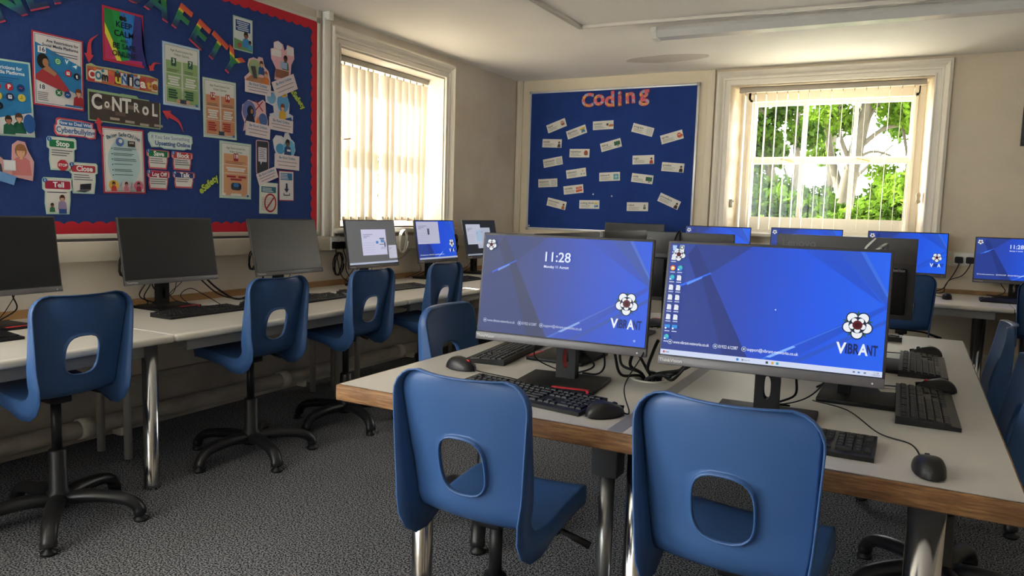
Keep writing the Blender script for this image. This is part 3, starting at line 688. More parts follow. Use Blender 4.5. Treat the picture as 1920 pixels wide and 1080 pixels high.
def vibrant(p, base, washed=0):
    p.poly([nx(0, 0), nx(0, 1), nx(1, 1), nx(1, 0)], base)
    d1, d2, d3, br, li, st = ('26377f', '2b3f8e', '2350cf', '2f6bf0', '3a6de0', '2a55c8') if not washed else ('3b4264', '3a4577', '3550b8', '3a5fd0', '4a6cc8', '3c55a8')  # second palette has glare and viewing-angle fading put into the screen colours
    p.poly([nx(0.13, 0), nx(0.40, 0), nx(0.20, 0.27)], d2)                       # dark wedge at the top
    p.poly([nx(0.09, 0.10), nx(0.13, 0), nx(0.43, 1), nx(0.31, 1)], d1)           # slanting dark band
    p.poly([nx(0.0, 0.42), nx(0.17, 0.30), nx(0.31, 1), nx(0, 1)], d2)
    p.poly([nx(0.06, 0.375), nx(0.21, 0.245), nx(0.215, 0.255), nx(0.06, 0.395)], br)   # light streak
    p.poly([nx(0.10, 0.345), nx(0.17, 0.288), nx(0.172, 0.30), nx(0.10, 0.37)], '5c92ff' if not washed else '6d8fd8')
    p.poly([nx(0.63, 0), nx(0.78, 0), nx(0.985, 0.42)], d3)
    p.poly([nx(0.78, 0), nx(0.875, 0), nx(1, 0.36), nx(1, 0.44)], st)
    p.poly([nx(0.875, 0), nx(0.895, 0), nx(1, 0.33), nx(1, 0.37)], li)
    p.poly([nx(0.43, 1), nx(1, 0.42), nx(1, 0.455), nx(0.56, 1)], d3)
    p.poly([nx(0.43, 1), nx(0.93, 0.50), nx(0.93, 0.508), nx(0.45, 1)], li)
    p.poly([nx(0.50, 0.93), nx(0.62, 0.815), nx(0.63, 0.825), nx(0.52, 0.935)], '7fb0ff' if not washed else '86a6dc')
    p.poly([nx(0.56, 1), nx(1, 0.54), nx(1, 0.57), nx(0.60, 1)], st)
    x, y = nx(0.885, 0.60); rose(p, x, y, 0.034)
    yv = nx(0, 0.80)[1]
    for t, a, b_, c in (('IBR', 0.842, 0.900, '17215c'), ('NT', 0.930, 0.975, '17215c'), ('V', 0.803, 0.846, 'eef2f6'), ('A', 0.896, 0.936, 'e2e8f2')): p.fit(t, nx(a, 0)[0], nx(b_, 0)[0], yv, 0.034 if t in ('IBR', 'NT') else 0.037, c, 0.03)
    for xx, x1, t in ((0.043, 0.235, 'www.vibrant-networks.co.uk'), (0.265, 0.372, '01922 612387'), (0.400, 0.645, 'support@vibrant-networks.co.uk')):
        cx_, cy_ = nx(xx, 0.885); p.disc(cx_, cy_, 0.0062, 'cfd8ea', None, 16); p.disc(cx_, cy_, 0.0052, '33457f', None, 16); p.rect(cx_, cy_, 0.0045, 0.004, 'cfd8ea')
        p.fit(t, cx_+0.0082, nx(x1, 0)[0], cy_, 0.0112, 'dfe6f4' if not washed else 'b9c2d8', 0.012)
    x, y = nx(0.048, 0.10); rose(p, x, y, 0.0185)
def pic_lock(washed=0, clock=True):
    p = P(0.0, 1.0); vibrant(p, wall_base(1.0) if not washed else wall_base(1.0, ('43496a', '3c4a8c', '3353c4', '2c5ce0')), washed)
    if not clock: return p
    x, y = nx(0.465, 0.20); p.text('11:28', x, y, 0.040, 'dfe8fb', 0.012); p.text('Monday 11 August', x, nx(0, 0.295)[1], 0.0105, 'e6ecfa', 0.02)
    x, y = nx(0.945, 0.945); p.disc(x, y, 0.003, 'dfe8fb'); p.disc(x, y, 0.0018, '2c5ce0')
    return p
def taskbar(p, icons=True, c='ccd6f0'):
    p.poly([nx(0, 0.955), nx(0, 1), nx(1, 1), nx(1, 0.955)], c)
    if icons:
        for x, col in ((0.375, '2f7fd0'), (0.51, '3b4450'), (0.535, 'd7a93a'), (0.557, '2b9bb8')): p.rr(*nx(x, 0.978), 0.006, 0.006, 0.0015, col)
        p.disc(*nx(0.398, 0.978), 0.0022, '6a7486'); p.text('Search', *nx(0.418, 0.978), 0.006, '7a8496'); p.disc(*nx(0.018, 0.977), 0.003, 'c8453c')
        p.rect(*nx(0.035, 0.978), 0.010, 0.003, '8d97ab')
        for x, col in ((0.885, '60708c'), (0.905, '2f6fd0'), (0.93, '60708c')): p.rect(*nx(x, 0.978), 0.005, 0.0035, col)
        p.text('11:28', *nx(0.975, 0.971), 0.0055, '4d5870'); p.text('11/08/2025', *nx(0.972, 0.987), 0.0045, '4d5870')
def pic_desktop():
    p = P(0.0, 1.0); vibrant(p, wall_base(1.0)); taskbar(p)
    def icon(x, y, kind):
        cx_, cy_ = nx(x, y)
        if kind == 'doc': p.poly([(cx_-.0055, cy_-.007), (cx_+.0055, cy_-.007), (cx_+.0055, cy_+.004), (cx_+.0025, cy_+.007), (cx_-.0055, cy_+.007)], 'dfe4ec'); p.rect(cx_-.004, cy_-.004, 0.004, 0.004, 'f4f6fa')
        elif kind == 'edge': p.disc(cx_, cy_, 0.007, '2f8fd8'); p.disc(cx_+.001, cy_+.0025, 0.0045, '43c3b8'); p.rect(cx_-.004, cy_-.004, 0.004, 0.004, 'f4f6fa')
        elif kind == 'ring': p.disc(cx_, cy_, 0.007, 'd8473c'); p.disc(cx_, cy_-.001, 0.0055, 'e9c04a'); p.disc(cx_, cy_, 0.003, 'e8eef8')
        elif kind == 'pc': p.rect(cx_, cy_+.001, 0.014, 0.009, '2f8fe0'); p.rect(cx_-.004, cy_-.004, 0.004, 0.004, 'f4f6fa')
        elif kind == 'bin': p.poly([(cx_-.004, cy_-.007), (cx_+.004, cy_-.007), (cx_+.006, cy_+.007), (cx_-.006, cy_+.007)], 'a9c8f0')
        p.rect(cx_, cy_-.0115, 0.013, 0.0022, 'c8d2ea')
    icon(0.025, 0.045, 'bin'); icon(0.025, 0.13, 'doc')
    p.rect(*nx(0.062, 0.04), 0.011, 0.013, 'e8eef2'); p.text('D', *nx(0.062, 0.04), 0.014, '25402c', 0.03)
    for k, (a, c) in enumerate((('ring', 'edge'), ('edge', 'doc'), ('doc', 'doc'), ('doc', 'doc'), ('doc', 'doc'), ('doc', 'doc'), ('pc', 'pc'))):
        y = 0.225+0.088*k; icon(0.025, y, a); icon(0.061, y, c)
    icon(0.025, 0.845, 'edge')
    p.disc(*nx(0.53, 0.53), 0.0016, 'ffffff')
    return p
def page(p, x0, y0, x1, y1, c='c3c2dc', pics=True):
    p.poly([nx(x0, y0), nx(x0, y1), nx(x1, y1), nx(x1, y0)], c); w = x1-x0; h = y1-y0
    for k in range(3): p.poly([nx(x0+.07*w, y0+(.19+.06*k)*h), nx(x0+.07*w, y0+(.21+.06*k)*h), nx(x0+(.45-.12*k)*w, y0+(.21+.06*k)*h), nx(x0+(.45-.12*k)*w, y0+(.19+.06*k)*h)], '6a6d8c')
    for k in range(5): p.poly([nx(x0+.07*w, y0+(.52+.09*k)*h), nx(x0+.07*w, y0+(.53+.09*k)*h), nx(x0+.5*w, y0+(.53+.09*k)*h), nx(x0+.5*w, y0+(.52+.09*k)*h)], '9a9cb8')
    if pics:
        for a, b_, q, r_, col in ((.56, .46, .10, .1, '4a78b8'), (.72, .34, .2, .05, '5c6478'), (.76, .40, .14, .12, '4f86b8'), (.70, .58, .26, .03, '5a6684'), (.90, .50, .05, .2, '4c4a58'), (.90, .44, .05, .05, 'c89080'), (.74, .7, .2, .08, 'a8b0c4')):
            p.poly([nx(x0+a*w, y0+b_*h), nx(x0+a*w, y0+(b_+r_)*h), nx(x0+(a+q)*w, y0+(b_+r_)*h), nx(x0+(a+q)*w, y0+b_*h)], col)
def pic_grey():
    p = P(0.0, 1.0); p.poly([nx(0, 0), nx(0, 1), nx(1, 1), nx(1, 0)], '5d5d5e'); page(p, 0.28, 0.20, 0.79, 0.80); page(p, 0.82, 0.585, 0.995, 0.90, 'bcbccc', False); taskbar(p, False, 'a9b0c4'); return p
def pic_half():
    p = P(0.0, 1.0); vibrant(p, wall_base(1.0, ('2a3f9a', '2547c0', '2450d8', '2a58d0'))); page(p, 0.0, 0.02, 0.56, 0.60, 'b4b4cc', False)
    p.poly([nx(.26, .2), nx(.26, .36), nx(.31, .36), nx(.31, .2)], '4a4c60'); taskbar(p, False, 'a9b0c8'); return p
def pic_two():
    p = P(0.0, 1.0); p.poly([nx(0, 0), nx(0, 1), nx(1, 1), nx(1, 0)], '26282d'); page(p, 0.36, 0.20, 0.80, 0.80, 'a9b0c2', False); page(p, 0.06, 0.10, 0.50, 0.68, 'b6bacb', False); page(p, 0.34, 0.28, 0.5, 0.60, '9fb8cf', False); taskbar(p, False, '8f94a4'); return p

# ------------------------------------------------------------------ monitors
hous = M('3d3c3d', 0.42, 0, 0.4); chin = M('5c5a5e', 0.38, 0.1, 0.45); back_g = M('4a4949', 0.5); off_m = M('1c1d20', 0.32, 0, 0.45); blk_s = M('0c0c0e', 0.5, 0, 0.3); red_p = M('b01c2c', 0.45)
def slab_hole(b, outer, inner, y0, y1):
    n = len(outer)
    vs = [(x, y0, z) for x, z in outer]+[(x, y0, z) for x, z in inner]+[(x, y1, z) for x, z in outer]+[(x, y1, z) for x, z in inner]
    fs = []
    for i in range(n):
        j = (i+1) % n
        fs += [(i, j, n+j, n+i), (2*n+j, 2*n+i, 3*n+i, 3*n+j), (i, 2*n+i, 2*n+j, j), (n+i, n+j, 3*n+j, 3*n+i)]
    b.add(vs, fs)
def monitor(top, face, tilt, desk_z, label, pic=None, red=False, cables=0, base_turn=0.0, lining=False, seed=1):
    """top: world position of the middle of the top edge; face: heading of the screen in degrees; tilt: lean back in degrees"""
    a = math.radians(face); t = math.radians(tilt); rz = a+PI/2
    yt = -0.055+0.165*math.sin(t)
    R = Matrix.Rotation(rz, 3, 'Z'); off = R @ Vector((0, yt, 0))
    o = empty('monitor', (top[0]-off.x, top[1]-off.y, desk_z+0.0008), rz, label, 'monitor', 'computer monitors')
    zt = top[2]-desk_z-0.0008; W, H = 0.54, 0.33
    # panel frame: x right as the viewer sees it, y out of the screen (local -y), origin at the top edge
    Mx = Matrix.Translation((0, yt, zt)) @ Matrix.Rotation(-t, 4, 'X')
    b = B(); b.box(-W/2, W/2, 0.0, 0.014, -H, 0, 0, 0.003, Mx); b.box(-W/2+0.03, W/2-0.03, 0.012, 0.030, -H+0.02, -0.12, 1, 0.008, Mx); pn = b.build('panel', [hous, blk_s], o)
    b = B(); b.box(-W/2, W/2, -0.003, 0.004, -H, -H+0.0235, 0, 0.002, Mx); b.build('bottom_bezel', chin, o)
    b = B(); b.box(-W/2+0.001, W/2-0.001, 0.0135, 0.0165, -0.102, -0.001, 0, 0.001, Mx); b.build('back_band', back_g, o)
    bpnt = P(0.0); bpnt.fit('ThinkVision', 0.183, 0.232, -0.128, 0.018, '9a9a9c', 0.01); bp2 = P(0.0); bp2.fit('Lenovo', -0.245, -0.110, -0.036, 0.044, '6f6e72', 0.02)
    q = bpnt.build('back_lettering', pn); q.matrix_local = Mx @ Matrix.Translation((0, 0.0305, 0)) @ Matrix(((-1, 0, 0, 0), (0, 0, 1, 0), (0, 1, 0, 0), (0, 0, 0, 1)))
    q = bp2.build('band_lettering', pn); q.matrix_local = Mx @ Matrix.Translation((0, 0.0168, 0)) @ Matrix(((-1, 0, 0, 0), (0, 0, 1, 0), (0, 1, 0, 0), (0, 0, 0, 1)))
    fp = P(0.0); fp.text('ThinkVision', -W/2+0.035, -H+0.0115, 0.0125, 'c6c4c6', 0.01); fp.disc(W/2-0.026, -H+0.010, 0.0022, 'd8d8d8')
    q = fp.build('bezel_lettering', o); q.matrix_local = Mx @ Matrix.Translation((0, -0.0034, 0)) @ Matrix(((1, 0, 0, 0), (0, 0, -1, 0), (0, 1, 0, 0), (0, 0, 0, 1)))
    b = B(); b.box(-SW/2, SW/2, -0.0006, 0.003, -0.0075-SH, -0.0075, 0, 0, Mx); sc = b.build('screen', off_m, o)
    if pic:
        for i in range(len(pic.b.v)): v = pic.b.v[i]; pic.b.v[i] = (v[0], v[1], v[2]*0.3)
        q = pic.build('screen_picture', sc); q.matrix_local = Mx @ Matrix.Translation((0, -0.0008, -0.0075-SH/2)) @ Matrix(((1, 0, 0, 0), (0, 0, -1, 0), (0, 1, 0, 0), (0, 0, 0, 1)))
    # stand
    N = 40; outer = []; inner = []; hw, z0, z1 = 0.031, 0.010, zt-H*0.55
    zc = 0.075
    for k in range(N):
        an = 2*PI*(k+0.5)/N; c, s_ = math.cos(an), math.sin(an)
        tt = min(hw/abs(c) if abs(c) > 1e-6 else 9, ((z1-zc) if s_ > 0 else (zc-z0))/abs(s_) if abs(s_) > 1e-6 else 9)
        outer.append((c*tt, zc+s_*tt)); e = 2.6
        r = (abs(c/0.0095)**e+abs(s_/0.031)**e)**(-1/e); inner.append((c*r, zc+s_*r))
    for cx_, cz_ in ((hw, z1), (-hw, z1), (-hw, z0), (hw, z0)):
        i = min(range(N), key=lambda q: (outer[q][0]-cx_)**2+(outer[q][1]-cz_)**2); outer[i] = (cx_, cz_)
    b = B(); slab_hole(b, outer, inner, 0.004, 0.036); b.box(-0.04, 0.04, -0.03, 0.01, zt-H*0.62, zt-H*0.38, 0, 0.004); st = b.build('stand_column', blk_s, o)
    if lining:
        b = B(); n = len(inner); vs = [(x*0.97, 0.006, zc+(z-zc)*0.985) for x, z in inner]+[(x*0.97, 0.034, zc+(z-zc)*0.985) for x, z in inner]
        b.add(vs, [(i, (i+1) % n, n+(i+1) % n, n+i) for i in range(n)], 0, True); b.build('red_lining', red_p, st)
    Bt = Matrix.Rotation(math.radians(base_turn), 4, 'Z')
    b = B(); b.box(-0.125, 0.125, -0.125, 0.085, 0.0, 0.013, 0, 0.003, Bt); bs = b.build('base_plate', blk_s, o)
    if red:
        b = B(); b.box(0.0, 0.112, -0.1258, -0.112, 0.0118, 0.0142, 0, 0.0005, Bt); b.box(0.104, 0.112, -0.1262, -0.115, 0.003, 0.0142, 0, 0.0005, Bt); b.build('red_slot', red_p, bs)
    rnd = random.Random(seed)
    for k in range(cables):
        x0 = rnd.uniform(-0.13, 0.13); x1 = x0+rnd.uniform(-0.09, 0.09); y1 = rnd.uniform(0.07, 0.13); r = rnd.choice((0.002, 0.0032, 0.0032))
        pts = spline([(x0, 0.012, zt-H+0.03), (x0+rnd.uniform(-.02, .02), 0.03, zt-H-0.01), (x0+rnd.uniform(-.04, .04), 0.055, (zt-H)*0.45), (x1, y1, 0.012), (x1+rnd.uniform(-.08, .08), y1+0.02, 0.005)], 6)
        b = B(); b.tube(pts, r, 6); b.build('cable', blk_s, o)
    return o
monitor((-3.304, 1.676, 1.10), 2.3, 7.1, ZL, 'dark switched-off monitor cut by the left edge of the picture', red=True, cables=7, seed=3)
monitor((-3.347, 2.528, 1.096), -0.4, 9.5, ZL, 'dark switched-off monitor second from the left below the display board', red=True, cables=6, seed=8)
monitor((-3.297, 3.273, 1.095), 0.9, 12.5, ZL, 'dark switched-off monitor below the right end of the display board', cables=5, seed=5)
monitor((-3.315, 4.103, 1.092), 0.4, 8.5, ZL, 'monitor with a white page on a grey screen below the left window', pic_grey(), cables=5, seed=9)
monitor((-3.316, 4.891, 1.093), 0, 9.2, ZL, 'monitor half white page and half blue below the left window', pic_half(), cables=5, seed=11)
monitor((-3.326, 5.584, 1.095), -0.5, 12, ZL, 'monitor with two pages on a black screen in the far corner', pic_two(), cables=4, seed=12)
monitor((-0.904, 2.017, 1.113), -87.6, 6.6, ZT, 'blue lock screen monitor showing 11:28 on the centre table', pic_lock(1), red=True, base_turn=4, lining=True, cables=3, seed=14)
monitor((-0.308, 1.979, 1.115), -87.2, 10.1, ZT, 'largest blue monitor with desktop icons and white taskbar', pic_desktop(), cables=2, seed=15)
monitor((-1.075, 2.421, 1.111), 180, 6, ZT, 'monitor seen from behind just left of the 11:28 screen top', red=True, seed=16)
monitor((-1.09, 3.043, 1.112), 180, 6, ZT, 'monitor seen from behind further back above the 11:28 screen', red=True, seed=17)
monitor((-0.98, 3.46, 1.105), 88.5, 4, ZT, 'grey monitor back between the two bright blue screens', cables=5, red=True, seed=18)
monitor((-0.253, 3.412, 1.117), 88.5, 3, ZT, 'monitor back with grey lettering behind the large blue screen', cables=4, seed=19)
monitor((-0.085, 2.385, 1.10), 0, 4, ZT, 'monitor hidden behind the large blue screen, near black stand base showing', cables=2, seed=20)
monitor((-0.085, 2.965, 1.10), 0, 4, ZT, 'monitor facing right beside the farther sideways keyboard', cables=2, seed=21)
monitor((-2.161, 6.281, 1.107), -90, 5, ZBK, 'dark monitor in front of the coding board on the back desk', seed=22)
monitor((-1.443, 6.308, 1.105), -90, 5, ZBK, 'blue monitor at the lower left of the tree window', pic_lock(0, False), seed=23)
monitor((-0.762, 6.391, 1.112), -90, 5, ZBK, 'blue monitor under the middle of the tree window', pic_lock(0, False), seed=24)
monitor((-0.044, 6.383, 1.113), -88, 9, ZBK, 'blue monitor below the right side of the tree window', pic_lock(0, False), cables=2, seed=25)
monitor((0.665, 6.40, 1.095), -88, 6, ZBK, 'blue monitor showing 11:28 at the right end of the back desk', pic_lock(), cables=6, seed=26)

# ------------------------------------------------------------------ keyboards and mice
key_m = M('131315', 0.5, 0, 0.35); kb_m = M('19191b', 0.45, 0, 0.35); key_l = M('6d6d70', 0.6)
def key_layout():
    u = 0.01905; ks = []
    rows_ = [(0, [1]+[None]*0), ]
    x0 = -0.2125; y = 0.050
    def put(x, yy, w, h=1.0): ks.append((x+w*u/2, yy-(h-1)*u/2, w*u-0.0025, h*u-0.0025))
    # function row
    xs = [0, 2, 3, 4, 5, 6.5, 7.5, 8.5, 9.5, 11, 12, 13, 14]
    for x in xs: put(x0+x*u, y, 1)
    for x in (15.25, 16.25, 17.25, 18.5, 19.5, 20.5, 21.5): put(x0+x*u, y, 1)
    y -= u*1.15
    for x in range(13): put(x0+x*u, y, 1)
    put(x0+13*u, y, 2)
    y2 = y-u; put(x0, y2, 1.5)
    for x in range(12): put(x0+(1.5+x)*u, y2, 1)
    put(x0+13.5*u, y2, 1.5)
    y3 = y2-u; put(x0, y3, 1.75)
    for x in range(11): put(x0+(1.75+x)*u, y3, 1)
    put(x0+12.75*u, y3, 2.25)
    y4 = y3-u; put(x0, y4, 2.25)
    for x in range(10): put(x0+(2.25+x)*u, y4, 1)
    put(x0+12.25*u, y4, 2.75)
    y5 = y4-u
    for x, w in ((0, 1.25), (1.25, 1.25), (2.5, 1.25), (3.75, 6.25), (10, 1.25), (11.25, 1.25), (12.5, 1.25), (13.75, 1.25)): put(x0+x*u, y5, w)
    for x in (15.25, 16.25, 17.25): put(x0+x*u, y, 1); put(x0+x*u, y2, 1); put(x0+x*u, y5, 1)
    put(x0+16.25*u, y4, 1)
    for x in (18.5, 19.5, 20.5): put(x0+x*u, y, 1); put(x0+x*u, y2, 1); put(x0+x*u, y3, 1); put(x0+x*u, y4, 1)
    put(x0+21.5*u, y, 1); put(x0+21.5*u, y2, 1, 2); put(x0+21.5*u, y4, 1, 2); put(x0+18.5*u, y5, 2); put(x0+20.5*u, y5, 1)
    return ks
KEYS = key_layout(); KMESH = {}
def key_geo(w, h):
    i = 0.0016
    vs = [(-w/2, -h/2, 0), (w/2, -h/2, 0), (w/2, h/2, 0), (-w/2, h/2, 0), (-w/2+i, -h/2+i, 0.0045), (w/2-i, -h/2+i, 0.0045), (w/2-i, h/2-i, 0.0045), (-w/2+i, h/2-i, 0.0045)]
    return vs, [(4, 5, 6, 7), (0, 1, 5, 4), (1, 2, 6, 5), (2, 3, 7, 6), (3, 0, 4, 7)]
def legend(vs, fs, w, h):
    v2 = [(-0.003, 0.0005, 0.0047), (0.001, 0.0005, 0.0047), (0.001, 0.003, 0.0047), (-0.003, 0.003, 0.0047)]
    return vs+v2, fs+[(8, 9, 10, 11)]
def keyboard(x, y, rz, z, label, fine=False):
    o = empty('keyboard', (x, y, z+0.0006), math.radians(rz), label, 'keyboard', 'black computer keyboards')
    b = B(); b.add([(-.222, -.078, 0), (.222, -.078, 0), (.222, .070, 0), (-.222, .070, 0), (-.222, -.078, .010), (.222, -.078, .010), (.222, .070, .021), (-.222, .070, .021)],
                   [(3, 2, 1, 0), (4, 5, 6, 7), (0, 1, 5, 4), (1, 2, 6, 5), (2, 3, 7, 6), (3, 0, 4, 7)])
    b.build('body', kb_m, o)
    sl = math.atan2(0.011, 0.148)
    if fine:
        for (kx, ky, w, h) in KEYS:
            q = (round(w, 4), round(h, 4))
            if q not in KMESH:
                bb_ = B(); vs, fs = key_geo(w, h); bb_.add(vs, fs); bb_.add([(-0.003, 0.0002, 0.0048), (0.0015, 0.0002, 0.0048), (0.0015, 0.0032, 0.0048), (-0.003, 0.0032, 0.0048)], [(0, 1, 2, 3)], 1)
                t = bb_.build('key', [key_m, key_l]); KMESH[q] = t.data; bpy.data.objects.remove(t)
            k = bpy.data.objects.new('key', KMESH[q]); COL.objects.link(k); k.parent = o
            k.location = (kx, ky, 0.010+0.011*(ky+0.078)/0.148); k.rotation_euler = (sl, 0, 0)
    else:
        b = B()
        for (kx, ky, w, h) in KEYS:
            vs, fs = key_geo(w, h); b.add([(p[0]+kx, p[1]+ky, p[2]+0.010+0.011*(p[1]+ky+0.078)/0.148) for p in vs], fs)
        tag(b.build('keys', key_m, o), kind='stuff')
    return o
keyboard(-0.925, 1.832, -8.5, ZT, 'black keyboard in front of the 11:28 monitor', True)
keyboard(-0.262, 1.822, 0, ZT, 'black keyboard half hidden behind the large foreground chair', True)
keyboard(-1.268, 2.365, -83, ZT, 'black keyboard lying sideways at the left side of the centre table', True)
keyboard(0.058, 2.352, 91, ZT, 'nearer sideways keyboard at the right side of the centre table', True)
keyboard(0.056, 3.025, 90, ZT, 'farther sideways keyboard at the right side of the centre table', True)
keyboard(-0.235, 3.68, 180, ZT, 'keyboard at the far end of the centre table behind the large screen')
keyboard(-3.06, 1.40, 90, ZL, 'keyboard below the dark monitor cut by the left edge')
keyboard(-3.065, 2.492, 90, ZL, 'black keyboard below the second dark monitor on the left')
keyboard(-3.03, 3.235, 92, ZL, 'keyboard behind the chair below the third dark monitor')
keyboard(-3.05, 4.10, 86, ZL, 'keyboard below the grey screen with the white page')
keyboard(-3.06, 4.87, 90, ZL, 'keyboard below the half blue screen on the left desks')
keyboard(0.655, 6.10, 0, ZBK, 'keyboard on the back desk below the right 11:28 screen')
def mouse(x, y, rz, z, label, cable=None, red=False):
    """front of the mouse (cable end) points to local +y"""
    o = empty('mouse', (x, y, z+0.0006), math.radians(rz), label, 'mouse', 'black computer mice')
    vs = []; fs = []; nu, nv = 14, 9
    for j in range(nv+1):
        f = j/nv
        for i in range(nu):
            a = 2*PI*i/nu; e = 2.4; c, s_ = math.cos(a), math.sin(a); r = (abs(c)**e+abs(s_)**e)**(-1/e)
            k = math.cos(f*PI/2)**0.55 if f < 1 else 0.0
            px, py = 0.031*r*c*k, 0.056*r*s_*k
            zz = 0.004+0.038*math.sin(f*PI/2)**0.9*(1-0.35*(py+0.01)/0.056 if py > -0.01 else 1-0.25*((-0.01-py)/0.046)**2)
            vs.append((px, py, max(0.001, zz)))
    for j in range(nv):
        for i in range(nu): fs.append((j*nu+i, j*nu+(i+1) % nu, (j+1)*nu+(i+1) % nu, (j+1)*nu+i))
    b = B(); b.add(vs, fs, 0, True); b.lathe([(0.028, 0.0), (0.030, 0.006)], 16, (0, 0), 0, Matrix.Diagonal((1, 1.8, 1, 1))); b.build('body', M('1d1d1f', 0.38, 0, 0.4), o)
    b = B(); b.tube([(-0.004, 0.028, 0.0275), (0.004, 0.028, 0.0275)], 0.008, 12); b.build('scroll_wheel', red_p if red else M('2d2d30', 0.5), o)
    b = B(); b.box(-0.0006, 0.0006, 0.022, 0.054, 0.006, 0.0325, 0, 0, Matrix.Rotation(-0.17, 4, 'X')); b.build('button_seam', M('080808', 0.6), o)
    if cable:
        inv = (Matrix.Translation((x, y, z)) @ Matrix.Rotation(math.radians(rz), 4, 'Z')).inverted()
        b = B(); b.tube(spline([(0, 0.05, 0.008), (0, 0.075, 0.003)]+[inv @ Vector(p) for p in cable], 8), 0.0018, 6); b.build('cable', blk_s, o)
    return o
zc_ = ZT+0.004
mouse(-0.662, 1.765, -35, ZT, 'black mouse beside the keyboard of the 11:28 monitor', [(-0.66, 1.90, zc_+0.05), (-0.64, 1.99, zc_+0.13), (-0.66, 2.02, zc_+0.16)])
mouse(-1.262, 2.03, -95, ZT, 'black mouse with red wheel near the left corner of the centre table', [(-1.08, 2.0, zc_), (-0.98, 1.985, zc_), (-0.93, 2.05, zc_)], True)
mouse(0.062, 1.735, 8, ZT, 'black mouse near the right front corner of the centre table', [(0.03, 1.93, zc_), (-0.04, 1.99, zc_), (-0.12, 2.12, zc_+0.015), (-0.22, 2.25, zc_)])
mouse(0.095, 2.615, 92, ZT, 'black mouse with red wheel between the two sideways keyboards', [(-0.03, 2.60, zc_), (-0.15, 2.56, zc_)], True)
mouse(0.075, 3.30, 92, ZT, 'black mouse beyond the farther sideways keyboard', [(-0.05, 3.28, zc_), (-0.15, 3.25, zc_)])
mouse(-3.06, 2.79, 92, ZL, 'black mouse beside the keyboard of the second dark monitor', [(-3.2, 2.76, ZL+.002), (-3.3, 2.66, ZL+.002), (-3.35, 2.58, ZL+.03)])
mouse(-3.05, 3.53, 92, ZL, 'black mouse below the socket by the left window', [(-3.2, 3.5, ZL+.002), (-3.3, 3.4, ZL+.002)])
mouse(0.235, 6.06, 0, ZBK, 'black mouse on the back desk below the twin plugs', [(0.2, 6.2, ZBK+.002), (0.1, 6.35, ZBK+.002)])

# ------------------------------------------------------------------ display board on the left wall
BY0, BY1, BZ0, BZ1 = 0.55, 3.785, 1.000, 2.372
nb = empty('display_board', (XL, (BY0+BY1)/2, 0), 0, 'large blue display board about online safety with red scalloped border', 'notice board')
hy = (BY1-BY0)/2
felt = M('324783', 0.9, 0, 0.1, noise=0.08, scale=40, bump=0.2, bscale=300)
B().box(0.0, 0.018, -hy, hy, BZ0, BZ1).build('felt_panel', felt, nb)
fr_m = M('dcd8ce', 0.4, 0, 0.4)
for (y0, y1, z0, z1) in ((-hy, hy, BZ0-0.012, BZ0+0.012), (-hy, hy, BZ1-0.012, BZ1+0.014), (-hy-0.012, -hy+0.014, BZ0, BZ1), (hy-0.010, hy+0.014, BZ0, BZ1)):
    B().box(0.0, 0.026, y0, y1, z0, z1, 0, 0.003).build('frame_rail', fr_m, nb)
B().box(0.0, 0.027, hy-0.02, hy+0.016, BZ1-0.02, BZ1+0.016, 0, 0.003).build('frame_corner', M('8f8d88', 0.4), nb)
B().box(0.0, 0.022, -hy, hy, BZ0-0.026, BZ0-0.012).build('dark_batten', M('57555a', 0.6), nb)  # thin dark grey strip along the underside of the frame
red_b = M('c22f3c', 0.75, 0, 0.15)
def scallop(n, L, w, amp):
    """strip of length L along x, straight edge at y=0, wavy edge at y=w"""
    top = []
    k = int(n*6)
    for i in range(k+1):
        x = L*i/k; top.append((x, w+amp*(abs(math.sin(PI*n*i/k))**0.8)))
    return top
def border(name, L, n, w, amp, mat4):
    b = B(); top = scallop(n, L, w, amp); vs = []; fs = []
    for i, (x, y) in enumerate(top): vs += [(x, 0, 0.0), (x, y, 0.0), (x, 0, 0.003), (x, y, 0.003)]
    for i in range(len(top)-1):
        a = 4*i; c = a+4; fs += [(a+2, c+2, c+3, a+3), (a+1, a+3, c+3, c+1)]
    b.add(vs, fs, 0, False, mat4); return b.build(name, red_b, nb)
# corrugation ribs on the border are fine relief in the material
Lb = BY1-BY0-0.04
border('red_border', Lb, 46, 0.046, 0.014, Matrix.Translation((0.0185, -hy+0.02, BZ0+0.012))@WALL_L)
border('red_border', Lb, 46, 0.046, 0.014, Matrix.Translation((0.0185, hy-0.02, BZ1-0.012))@WALL_L@Matrix.Rotation(PI, 4, 'Z'))
border('red_border', BZ1-BZ0-0.03, 19, 0.040, 0.014, Matrix.Translation((0.019, hy-0.010, BZ0+0.014))@WALL_L@Matrix.Rotation(PI/2, 4, 'Z'))
